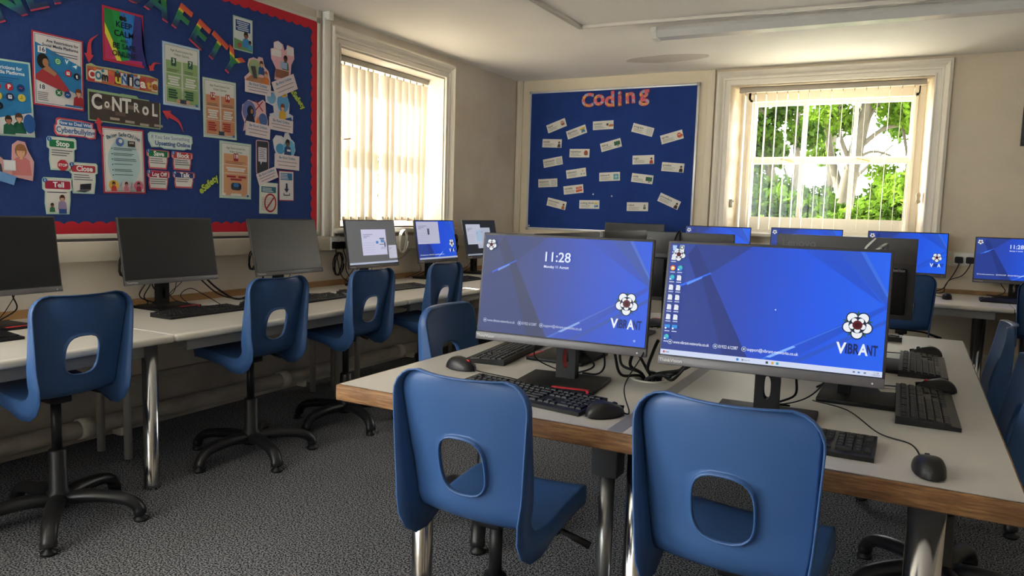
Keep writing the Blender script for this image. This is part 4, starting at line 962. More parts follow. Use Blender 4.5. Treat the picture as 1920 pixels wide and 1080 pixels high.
# --- rainbow letters
def rainbow():
    m = bpy.data.materials.new('rainbow_card'); m.use_nodes = True; nt = m.node_tree; b = nt.nodes['Principled BSDF']
    tc = nt.nodes.new('ShaderNodeTexCoord'); sx = nt.nodes.new('ShaderNodeSeparateXYZ'); r = nt.nodes.new('ShaderNodeValToRGB')
    mr = nt.nodes.new('ShaderNodeMapRange'); mr.inputs['From Min'].default_value = -0.075; mr.inputs['From Max'].default_value = 0.072
    nt.links.new(tc.outputs['Object'], sx.inputs[0]); nt.links.new(sx.outputs['Y'], mr.inputs['Value']); nt.links.new(mr.outputs[0], r.inputs['Fac'])
    e = r.color_ramp.elements; e[0].position = 0.0; e[0].color = rgb('c23a55'); e[1].position = 1.0; e[1].color = rgb('c8403c')
    for p_, c in ((0.05, 'c23a55'), (0.09, '27305c'), (0.27, '1f4f70'), (0.40, '237a70'), (0.55, '2a7a45'), (0.68, '2f8a3f'), (0.74, 'e8d040'), (0.80, 'd8633c')):
        k = e.new(p_); k.color = rgb(c)
    nt.links.new(r.outputs[0], b.inputs['Base Color']); b.inputs['Roughness'].default_value = 0.6
    return m
rb = rainbow()
def letter(ch, y, z, h, a, label, mat, thick=0.004, bold=0.05, fl=False, outline=None, name='cut_out_letter', cat='letter', grp=None, sx=1.0):
    vs, fs = text_mesh(ch, bold); x0 = min(v[0] for v in vs); x1 = max(v[0] for v in vs); y0 = min(v[1] for v in vs); y1 = max(v[1] for v in vs); k = h/(y1-y0)
    pl = [((v[0]-(x0+x1)/2)*k*sx, (v[1]-(y0+y1)/2)*k*(-1 if fl else 1)) for v in vs]
    b = B(); mats = [mat]
    if outline:
        vo, fo = text_mesh(ch, bold+0.03); mats.append(outline)
        b.add([((v[0]-(x0+x1)/2)*k*sx, (v[1]-(y0+y1)/2)*k, thick*0.5) for v in vo], fo, 1)
    b.add([(p[0], p[1], thick) for p in pl], fs, 0)
    # side walls along the outline edges
    ed = {}
    for f in fs:
        for i in range(len(f)):
            e = (f[i], f[(i+1) % len(f)]); q = tuple(sorted(e)); ed.setdefault(q, []).append(e)
    for q, l in ed.items():
        if len(l) == 1:
            i, j = l[0]; b.add([(pl[i][0], pl[i][1], thick), (pl[j][0], pl[j][1], thick), (pl[j][0], pl[j][1], 0), (pl[i][0], pl[i][1], 0)], [(0, 3, 2, 1)], 0)
    o = b.build(name, mats); tag(o, label, cat, grp); return o
for ch, y, z, a, w_ in (('O', 1.72, 1.93, 32, 'at the far left'), ('N', 1.872, 2.005, 28, 'above the social media posters at the left edge'), ('L', 1.99, 2.075, 24, 'second from the left edge'), ('I', 2.075, 2.120, 20, 'left of the KEEP CALM poster, thin single stroke'),
                        ('N', 2.175, 2.165, 14, 'above the left of the KEEP CALM poster'), ('E', 2.30, 2.215, 6, 'just above the KEEP CALM poster'), ('S', 2.48, 2.222, -8, 'right above the KEEP CALM poster'), ('A', 2.622, 2.190, -20, 'right of the KEEP CALM poster'),
                        ('F', 2.756, 2.140, -26, 'above the green video games poster'), ('E', 2.868, 2.083, -30, 'between the F and the T cut-outs'), ('T', 2.972, 2.033, -32, 'second from the right end of the arch'), ('Y', 3.082, 1.976, -34, 'last of the arch above the orange poster')):
    o = letter(ch, y, z, 0.142, a, 'rainbow letter %s %s' % (ch, w_), rb, 0.006, 0.025, grp='rainbow ONLINE SAFETY letters')
    hang_left(o, y, z, a)
# --- posters
def poster(name, label, y, z, a, p, cat='poster', grp=None, x=-3.4985):
    o = p.build(name); tag(o, label, cat, grp); hang_left(o, y, z, a, x); return o
def sheet(w, h, border_c, paper='dcd9d6', m=0.010, line=None):
    p = P(0.0); p.slab([(-w/2, -h/2), (w/2, -h/2), (w/2, h/2), (-w/2, h/2)], border_c, 0.0015, border_c); p.rect(0, 0, w-2*m, h-2*m, paper)
    if line: 
        p.rect(0, 0, w-2*m-0.008, h-2*m-0.008, line); p.rect(0, 0, w-2*m-0.012, h-2*m-0.012, paper)
    return p
def dot_logo(p, x, y, c, g, kind, r=0.0165):
    p.disc(x, y, r, c)
    if kind == 'ring': p.rr(x, y, r*1.1, r*1.1, r*0.3, g); p.rr(x, y, r*0.85, r*0.85, r*0.22, c); p.disc(x, y, r*0.28, g)
    elif kind == 'bubble': p.disc(x, y, r*0.68, g); p.disc(x, y, r*0.5, c); p.rect(x, y, r*0.5, r*0.2, g, -0.8)
    elif kind == 'bolt': p.poly([(x-r*.6, y-r*.2), (x-r*.15, y+r*.25), (x+r*.1, y-.05*r), (x+r*.6, y+r*.3), (x+r*.15, y-r*.25), (x-r*.1, y+.02*r)], g)
    elif kind == 'cross': p.rect(x, y, r*1.2, r*.22, g, .8); p.rect(x, y, r*1.2, r*.22, g, -.8)
    elif kind == 'ghost': p.disc(x, y+r*.12, r*.42, g); p.rect(x, y-r*.2, r*.84, r*.5, g)
    elif kind == 'block': p.rr(x, y, r*.95, r*.95, r*.15, g); p.rect(x-r*.1, y+.1*r, r*.14, r*.4, c); p.rect(x+r*.2, y+.1*r, r*.14, r*.4, c)
    elif kind == 'plane': p.poly([(x-r*.7, y), (x+r*.7, y+r*.6), (x+r*.35, y-r*.6), (x, y-r*.2)], g)
    elif kind == 'wave': p.rect(x-.1*r, y-.15*r, r*.9, r*.3, g, .2); p.rect(x, y+.25*r, r*.3, r*.7, g)
    elif len(kind) == 1: p.text(kind, x, y, r*1.5, g, 0.05)
def person(p, x, y, s, hair, skin, top):
    """simple clip-art figure: shoulders, neck, face, hair"""
    p.poly([(x-.5*s, y-.9*s), (x+.5*s, y-.9*s), (x+.42*s, y-.15*s), (x+.2*s, y+.02*s), (x-.2*s, y+.02*s), (x-.42*s, y-.15*s)], top)
    p.disc(x, y+.36*s, .30*s, hair, .36*s); p.rect(x, y+.02*s, .14*s, .2*s, skin); p.disc(x, y+.28*s, .21*s, skin, .27*s)
    p.poly([(x-.26*s, y+.36*s), (x+.26*s, y+.36*s), (x+.2*s, y+.66*s), (x-.16*s, y+.66*s)], hair)
    p.rect(x-.08*s, y+.3*s, .04*s, .03*s, '3a2a22'); p.rect(x+.08*s, y+.3*s, .04*s, .03*s, '3a2a22')
# social media poster (13), mint border
p = sheet(0.236, 0.325, 'b8d8c8', '2f7fb8', 0.008)
p.text('Age Restrictions for', 0.0, 0.128, 0.021, 'eef2f4', 0.02, sx=.95); p.text('Social Media Platforms', 0.0, 0.108, 0.021, 'eef2f4', 0.02, sx=.95); p.lines(0.0, 0.085, 0.17, 3, 0.009, '1f5f94', 0.004)
for i, (c, g, k) in enumerate((('3a66b0', 'e8e8ee', 'wave'), ('c23a5c', 'eee6ea', 'ring'), ('b32a3c', 'eee6ea', 'P'), ('1f3f7a', 'e05a6c', 'bolt'), ('2f8f9a', 'e8eeee', 'plane'), ('d8c24a', 'eeeeea', 'ghost'), ('26345e', 'e4e4ee', 'block'), ('d6c85a', 'a8983a', 'wave'), ('3a4a9a', 'e8e8ee', 'bolt'), ('20283a', '5a6478', 'wave'))):
    dot_logo(p, -0.075+(i % 4)*0.048 if i < 8 else -0.075+(i-8)*0.048, 0.047-(i//4)*0.042, c, g, k)
p.poly([(-0.11, -0.155), (0.11, -0.155), (0.11, -0.055), (-0.11, -0.105)], 'd6dade'); person(p, 0.05, -0.10, 0.055, '4a3226', 'd8a888', '23604a'); person(p, 0.005, -0.11, 0.05, '2e2420', 'a8745a', '23604a'); person(p, -0.06, -0.11, 0.05, '2b2b2b', 'c89a80', '2a6a50'); p.disc(0.09, -0.105, 0.026, '2a5a9c', 0.042)
poster('poster', 'mint-bordered blue social media age poster cut by the left edge', 1.855, 1.603, 2, p, grp='posters on the display board')
# social media poster (16 / 18), red border
p = sheet(0.231, 0.323, 'b83a4a', 'd9d6d8', 0.007, '2b4a7a')
p.poly([(-0.105, 0.115), (0.105, 0.04), (0.105, -0.095), (-0.105, -0.03)], '2f7fb8'); p.text('Age Restrictions for', 0.02, 0.128, 0.018, '2a3550', 0.02); p.text('Social Media Platforms', 0.01, 0.108, 0.018, '2a3550', 0.02); p.lines(0.03, 0.085, 0.13, 2, 0.012, '5a6478', 0.0035)
p.rect(-0.075, 0.085, 0.036, 0.03, 'e4e4e4'); p.text('16', -0.075, 0.085, 0.028, '26345e', 0.02); p.rect(-0.078, -0.08, 0.036, 0.03, 'e4e4e4'); p.text('18', -0.078, -0.08, 0.028, '26345e', 0.02)
p.poly([(-0.105, -0.03), (-0.06, 0.015), (-0.02, 0.0), (0.0, -0.02), (0.045, -0.075), (0.05, -0.095), (-0.02, -0.075), (-0.105, -0.05)], 'a83a42'); p.disc(-0.072, 0.035, 0.026, '2a2422', 0.033); p.disc(-0.06, 0.03, 0.014, 'a8785a', 0.018); p.poly([(-0.075, 0.0), (-0.05, 0.02), (-0.01, -0.01), (-0.02, -0.025)], 'a8785a')
for x, y, c, g, k in ((-0.005, 0.045, '2f9a5a', 'eef4ee', 'bubble'), (0.035, 0.05, '2f8fc0', 'eef4f6', 'V'), (0.072, 0.035, '2f8fc8', 'f0f4f6', 'plane'), (0.04, 0.0, 'b8303c', 'eee8e8', 'block'), (0.08, -0.008, '20283c', 'f0f0f0', 't'), (-0.005, -0.095, '2f7a4a', 'e8ecea', 'cross'), (0.035, -0.098, '24508c', 'e8ecf2', 'bolt')): dot_logo(p, x, y, c, g, k, 0.016)
p.lines(-0.075, -0.105, 0.05, 5, 0.008, '6a6a74', 0.003); person(p, 0.085, -0.10, 0.052, '6a3a26', 'd8a888', '9c2c36'); p.rect(0.06, -0.147, 0.08, 0.008, '2f6fa8')
poster('poster', 'red-bordered social media age poster marked 16 and 18', 2.093, 1.752, -0.6, p, grp='posters on the display board')
# KEEP CALM
p = P(0.0); w, h = 0.217, 0.259; p.slab([(-w/2, -h/2), (w/2, -h/2), (w/2, h/2), (-w/2, h/2)], 'b8304a', 0.0015, 'b8304a')
q = [('2c8a44', -0.098, -0.06), ('2a9a50', -0.06, -0.02), ('2f7fd0', -0.02, 0.045), ('2f6fc8', 0.045, 0.07), ('3a3a86', 0.07, 0.098)]
for c, a, b_ in q: p.poly([(a-0.0, 0.118), (a+0.05 if a > -.09 else a, -0.118), (b_+0.05 if b_ < .09 else b_, -0.118), (b_, 0.118)], c)
p.poly([(-0.098, 0.02), (-0.03, -0.118), (-0.098, -0.118)], 'c23a6a'); p.poly([(-0.098, 0.05), (-0.098, 0.0), (-0.04, -0.118), (-0.012, -0.118)], 'd8d44a'); p.poly([(-0.02, -0.118), (0.098, -0.118), (0.098, -0.1), (0.03, -0.105)], 'b8306a'); p.poly([(0.098, 0.118), (0.06, 0.118), (0.03, -0.105), (0.098, -0.098)], '3c3a80')
p.disc(-0.012, 0.088, 0.011, '33342a', 0.012); p.disc(0.006, 0.088, 0.011, '33342a', 0.012); p.disc(0.015, 0.091, 0.004, '2f6fc8'); p.rect(0.003, 0.107, 0.003, 0.009, '33342a', -0.5)
for t, y, sz in (('KEEP', 0.055, 0.040), ('CALM', 0.012, 0.040), ('AND', -0.020, 0.018), ('BE SAFE', -0.048, 0.036), ('ONLINE', -0.085, 0.036)): p.text(t, 0, y, sz, '1f2a3a', 0.015)
poster('poster', 'rainbow KEEP CALM AND BE SAFE ONLINE poster', 2.418, 1.974, -0.2, p, grp='posters on the display board')
# ransom-note words
p = P(0.0); w, h = 0.385, 0.088
p.slab([(-.19, -.03), (-.10, -.036), (.0, -.04), (.19, -.044), (.192, .036), (.14, .046), (.05, .04), (-.02, .046), (-.14, .042), (-.165, .05), (-.19, .04)], 'a8b88a', 0.0015, 'a8b88a'); p.rect(0, 0, .372, .072, 'b8684a')
cols = (('b8343c', 'e8e2da'), ('e0ddd2', '2f7a9a'), ('d8d4c8', '2a2a2e'), ('c86a4a', 'd8506a'), ('5a2f2f', 'd8c84a'), ('d8d8e0', '3a6ab0'), ('3a2f3a', 'e8e8e8'), ('a9b8d0', '2f3f6a'), ('b84a3a', 'eae4da'), ('b86a5a', 'd8a84a'), ('d8cfa8', 'a85a2a'))
for i, ch in enumerate('COmmuNiCate'): p.rect(-.166+i*.0335, random.uniform(-.006, .004), .034, .056, cols[i][0], random.uniform(-.08, .08))
for i, ch in enumerate('COmmuNiCate'):
    x = -.166+i*.0335; hw_ = .007 if ch == 'i' else .0135 if ch == 't' else .0158
    p.fit(ch, x-hw_, x+hw_, -.004, .052 if ch in 'CON' else .058, cols[i][1], .04)
for k in range(9): p.disc(-.15+.038*k, .028+random.uniform(-.006, .004), .008, random.choice(('d8704a', '2f5fa0', 'e0dcd0', 'c8506a', '3a8a9a')))
poster('word_sign', 'ransom-note style cut-out word COMMUNICATE', 2.413, 1.769, -0.4, p, 'sign')
p = P(0.0); p.slab([(-.194, -.075), (.194, -.075), (.194, .06), (.13, .06), (.13, .065), (.07, .065), (.06, .075), (-.02, .075), (-.03, .072), (-.194, .072)], '8fae86', 0.0015, '8fae86'); p.rect(0, -.005, .376, .13, '4d4440')
for k in range(6): p.rect(-.15+.06*k, random.uniform(-.03, .03), .055, .02, random.choice(('6a5a50', '5c4c44', '7a6a5e', '3c3432')))
for k in range(4): p.rect(-.06+.08*k, -.058+random.uniform(-.006, .006), .05, .012, 'a89c90')
for i, ch in enumerate('CoNTRoL'):
    p.text(ch, -.152+i*.0515, .015, (.098, .06, .092, .098, .062, .085, .085)[i]*1.0, 'd8d6d2', .03, sx=.8); 
poster('word_sign', 'dark ransom-note style cut-out word CONTROL', 2.421, 1.625, -0.4, p, 'sign')
# red arrows
def arrow(label, y, z, pts, wid, head, a=0):
    sp = [Vector((q[0], q[1], 0)) for q in pts]; c = [Vector(v) for v in spline([(v.x, v.y, 0) for v in sp], 6)]; n = len(c); L_, R_ = [], []
    for i, v in enumerate(c):
        t = (c[min(i+1, n-1)]-c[max(i-1, 0)]).normalized(); s_ = Vector((-t.y, t.x, 0)); w_ = wid*(i+0.6)/n; L_.append(v+s_*w_); R_.append(v-s_*w_)
    t = (c[-1]-c[-2]).normalized(); s_ = Vector((-t.y, t.x, 0)); tip = c[-1]+t*head
    poly = [(v.x, v.y) for v in L_]+[tuple((c[-1]+s_*wid*1.9)[:2]), tuple(tip[:2]), tuple((c[-1]-s_*wid*1.9)[:2])]+[(v.x, v.y) for v in reversed(R_)]
    p = P(0.0); p.slab(poly, 'c8414a', 0.002, 'a8323c'); poster('paper_arrow', label, y, z, a, p, 'arrow', 'red paper arrows')
arrow('red paper arrow curving down from the KEEP CALM poster', 2.252, 1.890, [(0.035, 0.07), (-0.005, 0.03), (-0.012, -0.03)], 0.012, 0.04)
arrow('small red paper arrow right of the word COMMUNICATE', 2.582, 1.862, [(0.042, 0.024), (0.005, 0.018), (-0.012, -0.006)], 0.010, 0.022)
arrow('red paper arrow pointing left at the word CONTROL', 2.688, 1.603, [(0.066, -0.052), (0.035, 0.0), (-0.02, 0.026)], 0.014, 0.045)
arrow('red paper arrow pointing up at the word CONTROL from below', 2.284, 1.521, [(0.032, -0.048), (0.0, -0.02), (-0.006, 0.022)], 0.011, 0.028)
# cyberbullying set
def cloud(p, pts, c, edge, k=1.0):
    p.slab(pts, edge, 0.0015, edge); cx_ = sum(q[0] for q in pts)/len(pts); cy_ = sum(q[1] for q in pts)/len(pts)
    x0 = max(abs(q[0]) for q in pts); y0 = max(abs(q[1]) for q in pts)
    p.poly([((q[0]-cx_)*(1-0.007/x0)+cx_, (q[1]-cy_)*(1-0.007/y0)+cy_) for q in pts], c)
p = P(0.0); cloud(p, [(-.09, -.04), (-.04, -.042), (-.03, -.037), (.05, -.036), (.07, -.042), (.098, -.036), (.1, .008), (.085, .012), (.085, .036), (.03, .042), (-.08, .042), (-.092, .034), (-.092, .012), (-.1, .004), (-.1, -.024)], 'dcdad8', 'c8505a')
p.rr(0, .020, .156, .026, .012, '2f6aa8'); p.text('How to Deal With', 0, .020, .021, 'e8ecf2', .02); p.text('Cyberbullying', 0, -.013, .036, '2f68a6', .02, sx=.92)
poster('title_cloud', 'red-edged cloud reading How to Deal With Cyberbullying', 2.164, 1.504, -1.0, p, 'sign')
def step(label, y, z, w, h, head_c, num, word, lines, deco, edge):
    p = P(0.0); cloud(p, [(-w*.40, -h/2), (w*.36, -h/2), (w*.42, -h*.1), (w*.42, h*.14), (w/2, h*.18), (w/2, h*.44), (w*.45, h/2), (-w*.45, h/2), (-w/2, h*.44), (-w/2, h*.18), (-w*.42, h*.12), (-w*.44, -h*.2)], 'dad8d4', edge)
    p.rr(0, h*.30, w*.84, h*.22 if h > .12 else h*.32, .006, head_c); p.text(word, .004, h*.30, .034 if len(word) < 6 else .028, 'eef0f0', .03)
    p.disc(-w*.42, h*.42, .0105, '2f6ab0'); p.text(num, -w*.42, h*.42, .016, 'e8eef4', .02)
    y0 = h*.10 if h > .12 else h*.04
    p.lines(0, y0, w*.72, lines, .011, '55586a', .0036)
    if deco == 'stop': p.poly(circ(0, -h*.34, .026, .026, 8, PI/8, 2*PI+PI/8), 'b83040'); p.text('STOP', 0, -h*.34, .017, 'f0f0f0', .03)
    elif deco == 'laptop': p.poly([(-.02, -h*.2), (.035, -h*.16), (.032, -h*.36), (-.022, -h*.38)], '33343a'); p.poly([(-.045, -h*.43), (.0, -h*.46), (.034, -h*.37), (-.02, -h*.39)], '55565c')
    elif deco == 'tell': person(p, .018, -h*.14, .042, '5a3a2a', 'c89a80', '9a8ab0'); p.rect(.018, -h*.42, .036, .022, '2a4a8a'); person(p, -.03, -h*.30, .026, '2a2220', '8a5a44', '2a6a4a')
    poster('step_card', label, y, z, 0, p, 'card', 'cyberbullying step cards')
step('green headed Stop card with a red octagon', 2.097, 1.382, 0.137, 0.152, '1f7a4c', '1', 'Stop', 3, 'stop', 'b4d2c4')
step('red headed Close card with a laptop drawing', 2.197, 1.276, 0.138, 0.146, 'b03a44', '2', 'Close', 3, 'laptop', 'b4d2c4')
step('red headed Tell card with two drawn people', 2.072, 1.188, 0.139, 0.168, 'a82c48', '3', 'Tell', 1, 'tell', 'b4d2c4')
# Being Safe Online
p = sheet(0.228, 0.322, 'a8384a', 'dcdad6', 0.008, '4a7a8a'); p.disc(0, -.01, .088, 'b4cfd4', .12)
for i, ch in enumerate('Being Safe Online'): 
    t = (i-8)/8.0; p.text(ch, t*.082, .128-t*t*.018, .026, '2f5a78', .02, a=-t*.35)
p.disc(-.022, .092, .022, '5a78b0'); p.disc(-.018, .096, .010, 'd8dce0'); p.rect(.040, .086, .040, .028, '4a4038'); p.text('SAFE', .040, .090, .012, 'e0dcd4', .02)
for k in range(6): p.disc(-.066, .058-.026*k, .0035, '3a6a6a'); p.lines(.006, .061-.026*k, .13, 1 if k in (3, 5) else 2, .0075, '4a5a66', .003)
for x, c, t in ((-.066, 'd8a84a', 'b83a3a'), (0, 'c8b8c0', 'c87a8a'), (.066, 'c86a8a', '9a2f4a')): p.disc(x, -.122, .026, c); person(p, x, -.124, .03, '33261f', 'a8785a', t)
poster('poster', 'Being Safe Online poster with teal circle and bullet points', 2.405, 1.372, 1.1, p, grp='posters on the display board')
p = P(0.0); cloud(p, [(-.115, -.038), (-.06, -.034), (-.04, -.042), (.08, -.042), (.10, -.034), (.125, -.036), (.128, -.01), (.136, .0), (.134, .034), (.11, .04), (-.12, .04), (-.134, .03), (-.132, -.004)], 'd0dcda', 'a9cfc4')
p.text('If You See Something', 0, .016, .027, '3f6aa0', .0); p.text('Upsetting Online', .012, -.015, .031, '3a5f98', .03)
poster('title_cloud', 'pale green cloud reading If You See Something Upsetting Online', 2.674, 1.494, 1.0, p, 'sign')
step('small green headed Save card', 2.597, 1.393, 0.133, 0.098, '1f7a4c', '1', 'Save', 3, '', 'c8606a')
step('small red headed Block card', 2.743, 1.395, 0.133, 0.096, 'b83c3c', '2', 'Block', 3, '', 'c8606a')
step('small crimson headed Log Off card', 2.598, 1.287, 0.133, 0.098, 'a02c48', '3', 'Log Off', 3, '', 'c8606a')
step('small navy headed Talk card', 2.753, 1.295, 0.138, 0.086, '2f3f7a', '4', 'Talk', 2, '', 'c8606a')
# video game posters
def game(label, y, z, a, edge, tint, dark, ages):
    p = sheet(0.229, 0.324, edge, 'd9dad6', 0.008, '3a5a6a'); p.text('Age Restrictions for', 0, .126, .017, '6a7a6a', .01); p.text('Video Games', 0, .106, .017, '6a7a6a', .01)
    if len(ages) == 2:
        for i, x in enumerate((-.05, .05)):
            p.rect(x, -.035, .092, .215, tint); p.rect(x, .066, .030, .042, dark); p.text(ages[i], x, .070, .030, 'eef0ea', .03); p.lines(x, .026, .078, 2, .008, '4a5a4a', .003)
            p.rect(x, .008, .092, .003, 'd9dad6'); p.rect(x, -.062, .092, .003, 'd9dad6')
            for k in range(4): p.rect(x-.004*(k % 2), -.012-.0125*k, .070-.010*((k+i) % 3), .009, 'dcdcd8')
            for k in range(4): p.rect(x-.012+.004*(k % 2), -.080-.0125*k, .046+.008*((k+i) % 2), .009, dark)
        p.rr(0, -.134, .05, .022, .008, '3a4450'); p.disc(-.03, -.134, .012, 'c89a80'); p.disc(.03, -.134, .012, 'c89a80')
    else:
        p.rect(0, -.02, .172, .225, tint); p.rect(0, .076, .034, .044, dark); p.text(ages[0], 0, .080, .032, 'f0ecec', .03)
        for k in range(2): p.lines(0, .048-.008*k, .15, 1, .01, '8a5a48', .003)
        for yy, ww in ((.012, .14), (.0, .12)): p.rect(0, yy, ww, .010, 'dedad8')
        p.rect(0, .032, .172, .003, 'd9dad6'); p.rect(0, -.018, .172, .003, 'd9dad6')
        for x, yy, ww in ((-.035, -.036, .065), (.045, -.036, .055), (0, -.052, .08)): p.rect(x, yy, ww, .011, dark)
        p.poly([(-.075, -.145), (-.04, -.145), (-.025, -.075), (-.045, -.065), (-.07, -.10)], 'c8987a'); p.poly([(.075, -.145), (.04, -.145), (.025, -.075), (.045, -.065), (.07, -.10)], 'c8987a')
        p.rr(0, -.092, .075, .042, .016, '2f3a4c'); p.rr(0, -.084, .036, .022, .006, '2f6fb8'); p.disc(-.028, -.092, .007, '1f2630'); p.disc(.028, -.092, .007, '1f2630')
    p.disc(.085, -.143, .009, '3a7ab0', .007)
    poster('poster', label, y, z, a, p, grp='posters on the display board')
game('green video games age poster marked 3 and 7', 2.748, 1.842, 0, 'a9cbe6', '8fae74', '2f5a44', ('3', '7'))
game('orange video games age poster marked 12 and 16', 2.996, 1.702, 0.6, 'b4cfc0', 'c98c6a', 'a83c34', ('12', '16'))
game('orange video games age poster marked 18 with a game controller', 3.103, 1.367, -0.8, 'a9cdbc', 'd09a74', 'a02c38', ('18',))
# small posters
p = sheet(0.142, 0.188, '9fc4ae', 'd6dade', 0.005); p.rect(0, .045, .108, .06, '2a4f8a'); 
for k in range(5): p.rect(-.004*(k % 2), .066-.0105*k, .09-.012*(k % 3), .005, 'c8d2e4')
p.poly([(-.066, -.088), (.066, -.088), (.066, -.05), (-.066, -.03)], '6a9a6a'); person(p, .02, -.02, .055, '2a2220', '8a5a44', '3f8ac8'); person(p, .048, -.05, .034, '2a2220', '8a5a44', '4a9ac8'); p.disc(-.03, -.066, .014, 'a8584a')
poster('poster', 'small poster at the top right with a family drawing and navy text box', 3.164, 2.148, 0, p, grp='posters on the display board')
p = sheet(0.147, 0.190, 'b4d0bc', 'd9dcd6', 0.005); p.rect(0, .052, .118, .036, '2f6f86'); p.lines(0, .060, .10, 3, .009, 'd0dce0', .004)
p.rect(-.015, -.035, .09, .085, 'c8ccc8'); p.lines(-.02, -.01, .07, 4, .014, 'a9aaa8', .003)
pts_o = circ(.012, -.028, .050, .058, 28); pts_i = circ(.012, -.028, .039, .047, 28)
z_ = p.up(); n_ = 28; p.b.add([(x, y, z_) for x, y in pts_o]+[(x, y, z_) for x, y in pts_i], [(i, (i+1) % n_, n_+(i+1) % n_, n_+i) for i in range(n_)], p.mi('a8303c')); p.rect(.012, -.028, .010, .10, 'a8303c', -.7)
poster('poster', 'small poster with a red no-entry style sign', 3.354, 1.215, -1.0, p, grp='posters on the display board')
p = sheet(0.127, 0.187, 'b03a52', 'd8d6da', 0.005); p.rect(0, .058, .10, .044, '2f6a9c'); p.lines(-.01, .072, .08, 4, .0095, 'd8e2ee', .0045)
p.rect(0, -.002, .014, .036, '2a3a5c'); p.poly([(-.02, -.018), (.02, -.018), (0, -.042)], '2a3a5c'); p.rect(0, -.058, .05, .006, '2a3a5c'); p.rect(-.024, -.052, .006, .014, '2a3a5c'); p.rect(.024, -.052, .006, .014, '2a3a5c')
poster('poster', 'small red-edged poster with a download arrow', 3.502, 1.296, 0.5, p, grp='posters on the display board')
# Be Kind Online cut-outs
def kind(label, y, z, fig, cap, a_cap=0.0, edge='d8b4b8', words=3):
    p = P(0.0); fig(p, edge); cx_, cy_, cw, ch_ = cap; ca, sa = math.cos(a_cap), math.sin(a_cap)
    R_ = lambda dx, dy: (cx_+dx*ca-dy*sa, cy_+dx*sa+dy*ca)
    p.z += 0.0006; p.poly([R_(dx*cw/2, dy*ch_/2) for dx, dy in ((-1, -1), (1, -1), (1, 1), (-1, 1))], 'd9cdd2')
    x, y_ = R_(0, ch_*.27); p.text('Be Kind Online', x, y_, min(.022, cw*.125), '4a78a0', .02, a=a_cap)
    for k in range(words-1):
        x, y_ = R_(0, ch_*(.0-.25*k)); p.rect(x, y_, cw*.8*(1-.12*k), .0038, '7a7888', a_cap)
    poster('cut_out', label, y, z, 0, p, 'cut-out', 'Be Kind Online cut-outs')
def f1(p, e):
    p.slab([(-.10, -.035), (-.06, .0), (-.075, .04), (-.065, .075), (-.03, .09), (.0, .085), (.01, .10), (.04, .10), (.055, .05), (.085, .03), (.10, -.02), (.10, -.06), (-.09, -.06)], e, .0015, e); p.disc(-.02, .03, .05, '9cae84'); p.poly([(-.09, -.045), (-.05, -.015), (.09, -.02), (.09, -.055), (-.085, -.055)], 'b07a5a'); person(p, .03, .045, .05, '5a3226', 'd8a888', '24508c'); person(p, .062, -.01, .05, '9a5a34', 'd8a888', 'c8743c'); p.poly([(-.055, .035), (-.02, .04), (-.005, -.03), (-.03, -.03)], '4a4c52')
kind('two drawn women at a computer in a cut-out with caption', 3.271, 1.945, f1, (.0, -.085, .20, .066))
def f2(p, e):
    p.slab([(-.07, -.10), (-.06, -.03), (-.095, .02), (-.10, .075), (-.075, .085), (-.075, .12), (-.04, .135), (-.0, .12), (.012, .085), (.03, .10), (.035, .125), (.09, .118), (.095, .05), (.07, .01), (.06, -.10)], 'd8a8b4', .0015, 'd8a8b4'); p.disc(-.04, .105, .034, 'd8d4da', .024); p.rect(.06, .09, .06, .05, 'd4d0d6'); p.rect(-.055, .06, .08, .04, 'dcd8dc'); person(p, .02, .02, .055, '2a2220', '6a4030', '2f6a4a'); p.rect(.005, -.005, .055, .04, '9ab0d0'); p.rect(-.01, -.06, .11, .05, '8a5a4a')
kind('pink shirt-shaped cut-out with a boy at a laptop and tilted caption', 3.475, 2.035, f2, (.012, -.125, .20, .095), .42)
def f3(p, e):
    p.slab([(-.09, -.10), (-.08, -.05), (-.10, .0), (-.095, .05), (-.05, .085), (.02, .075), (.06, .10), (.08, .09), (.085, .02), (.10, -.02), (.095, -.07), (-.05, -.08)], e, .0015, e); p.disc(-.045, .02, .052, '6a74b0', .06); p.disc(-.035, .02, .026, '24283c', .034); p.poly([(-.08, -.05), (.0, -.05), (-.01, -.005), (-.06, -.005)], '2a2e4c'); p.disc(-.026, .02, .010, 'a8785a', .014); p.disc(.06, -.02, .034, '4a6aa8', .04); p.rect(.03, .06, .08, .007, 'a8303c', .8); p.rect(.03, .06, .08, .007, 'a8303c', -.8); p.poly([(.0, -.05), (.04, -.05), (.02, -.0)], 'd8743c')
kind('cut-out with a dark hooded figure and a red cross', 3.251, 1.700, f3, (.02, -.085, .19, .082), -.06)
def f4(p, e):
    p.slab([(-.08, -.05), (-.085, -.02), (-.05, -.01), (-.055, .03), (-.115, .045), (-.12, .09), (-.10, .115), (-.03, .12), (-.0, .11), (.0, .135), (.03, .15), (.06, .14), (.062, .10), (.08, .06), (.075, -.0), (.11, -.01), (.105, -.05)], 'c8ccd8', .0015, 'c8ccd8'); p.disc(-.07, .075, .036, '7ab0d8', .034); p.disc(.025, .06, .05, '5a9ad0', .06); p.disc(.03, .118, .026, 'd8b03c'); p.disc(.021, .124, .004, '5a4420'); p.disc(.039, .124, .004, '5a4420'); p.rect(.03, .108, .022, .004, '5a4420'); person(p, .02, .01, .06, '7a4a2a', 'd8a888', 'd0a83c'); p.poly([(.04, -.035), (.09, -.02), (.10, -.045), (.05, -.052)], '2f5a9c')
kind('cut-out with a yellow smiley and a boy using a tablet', 3.450, 1.745, f4, (.005, -.078, .20, .076), -.04)
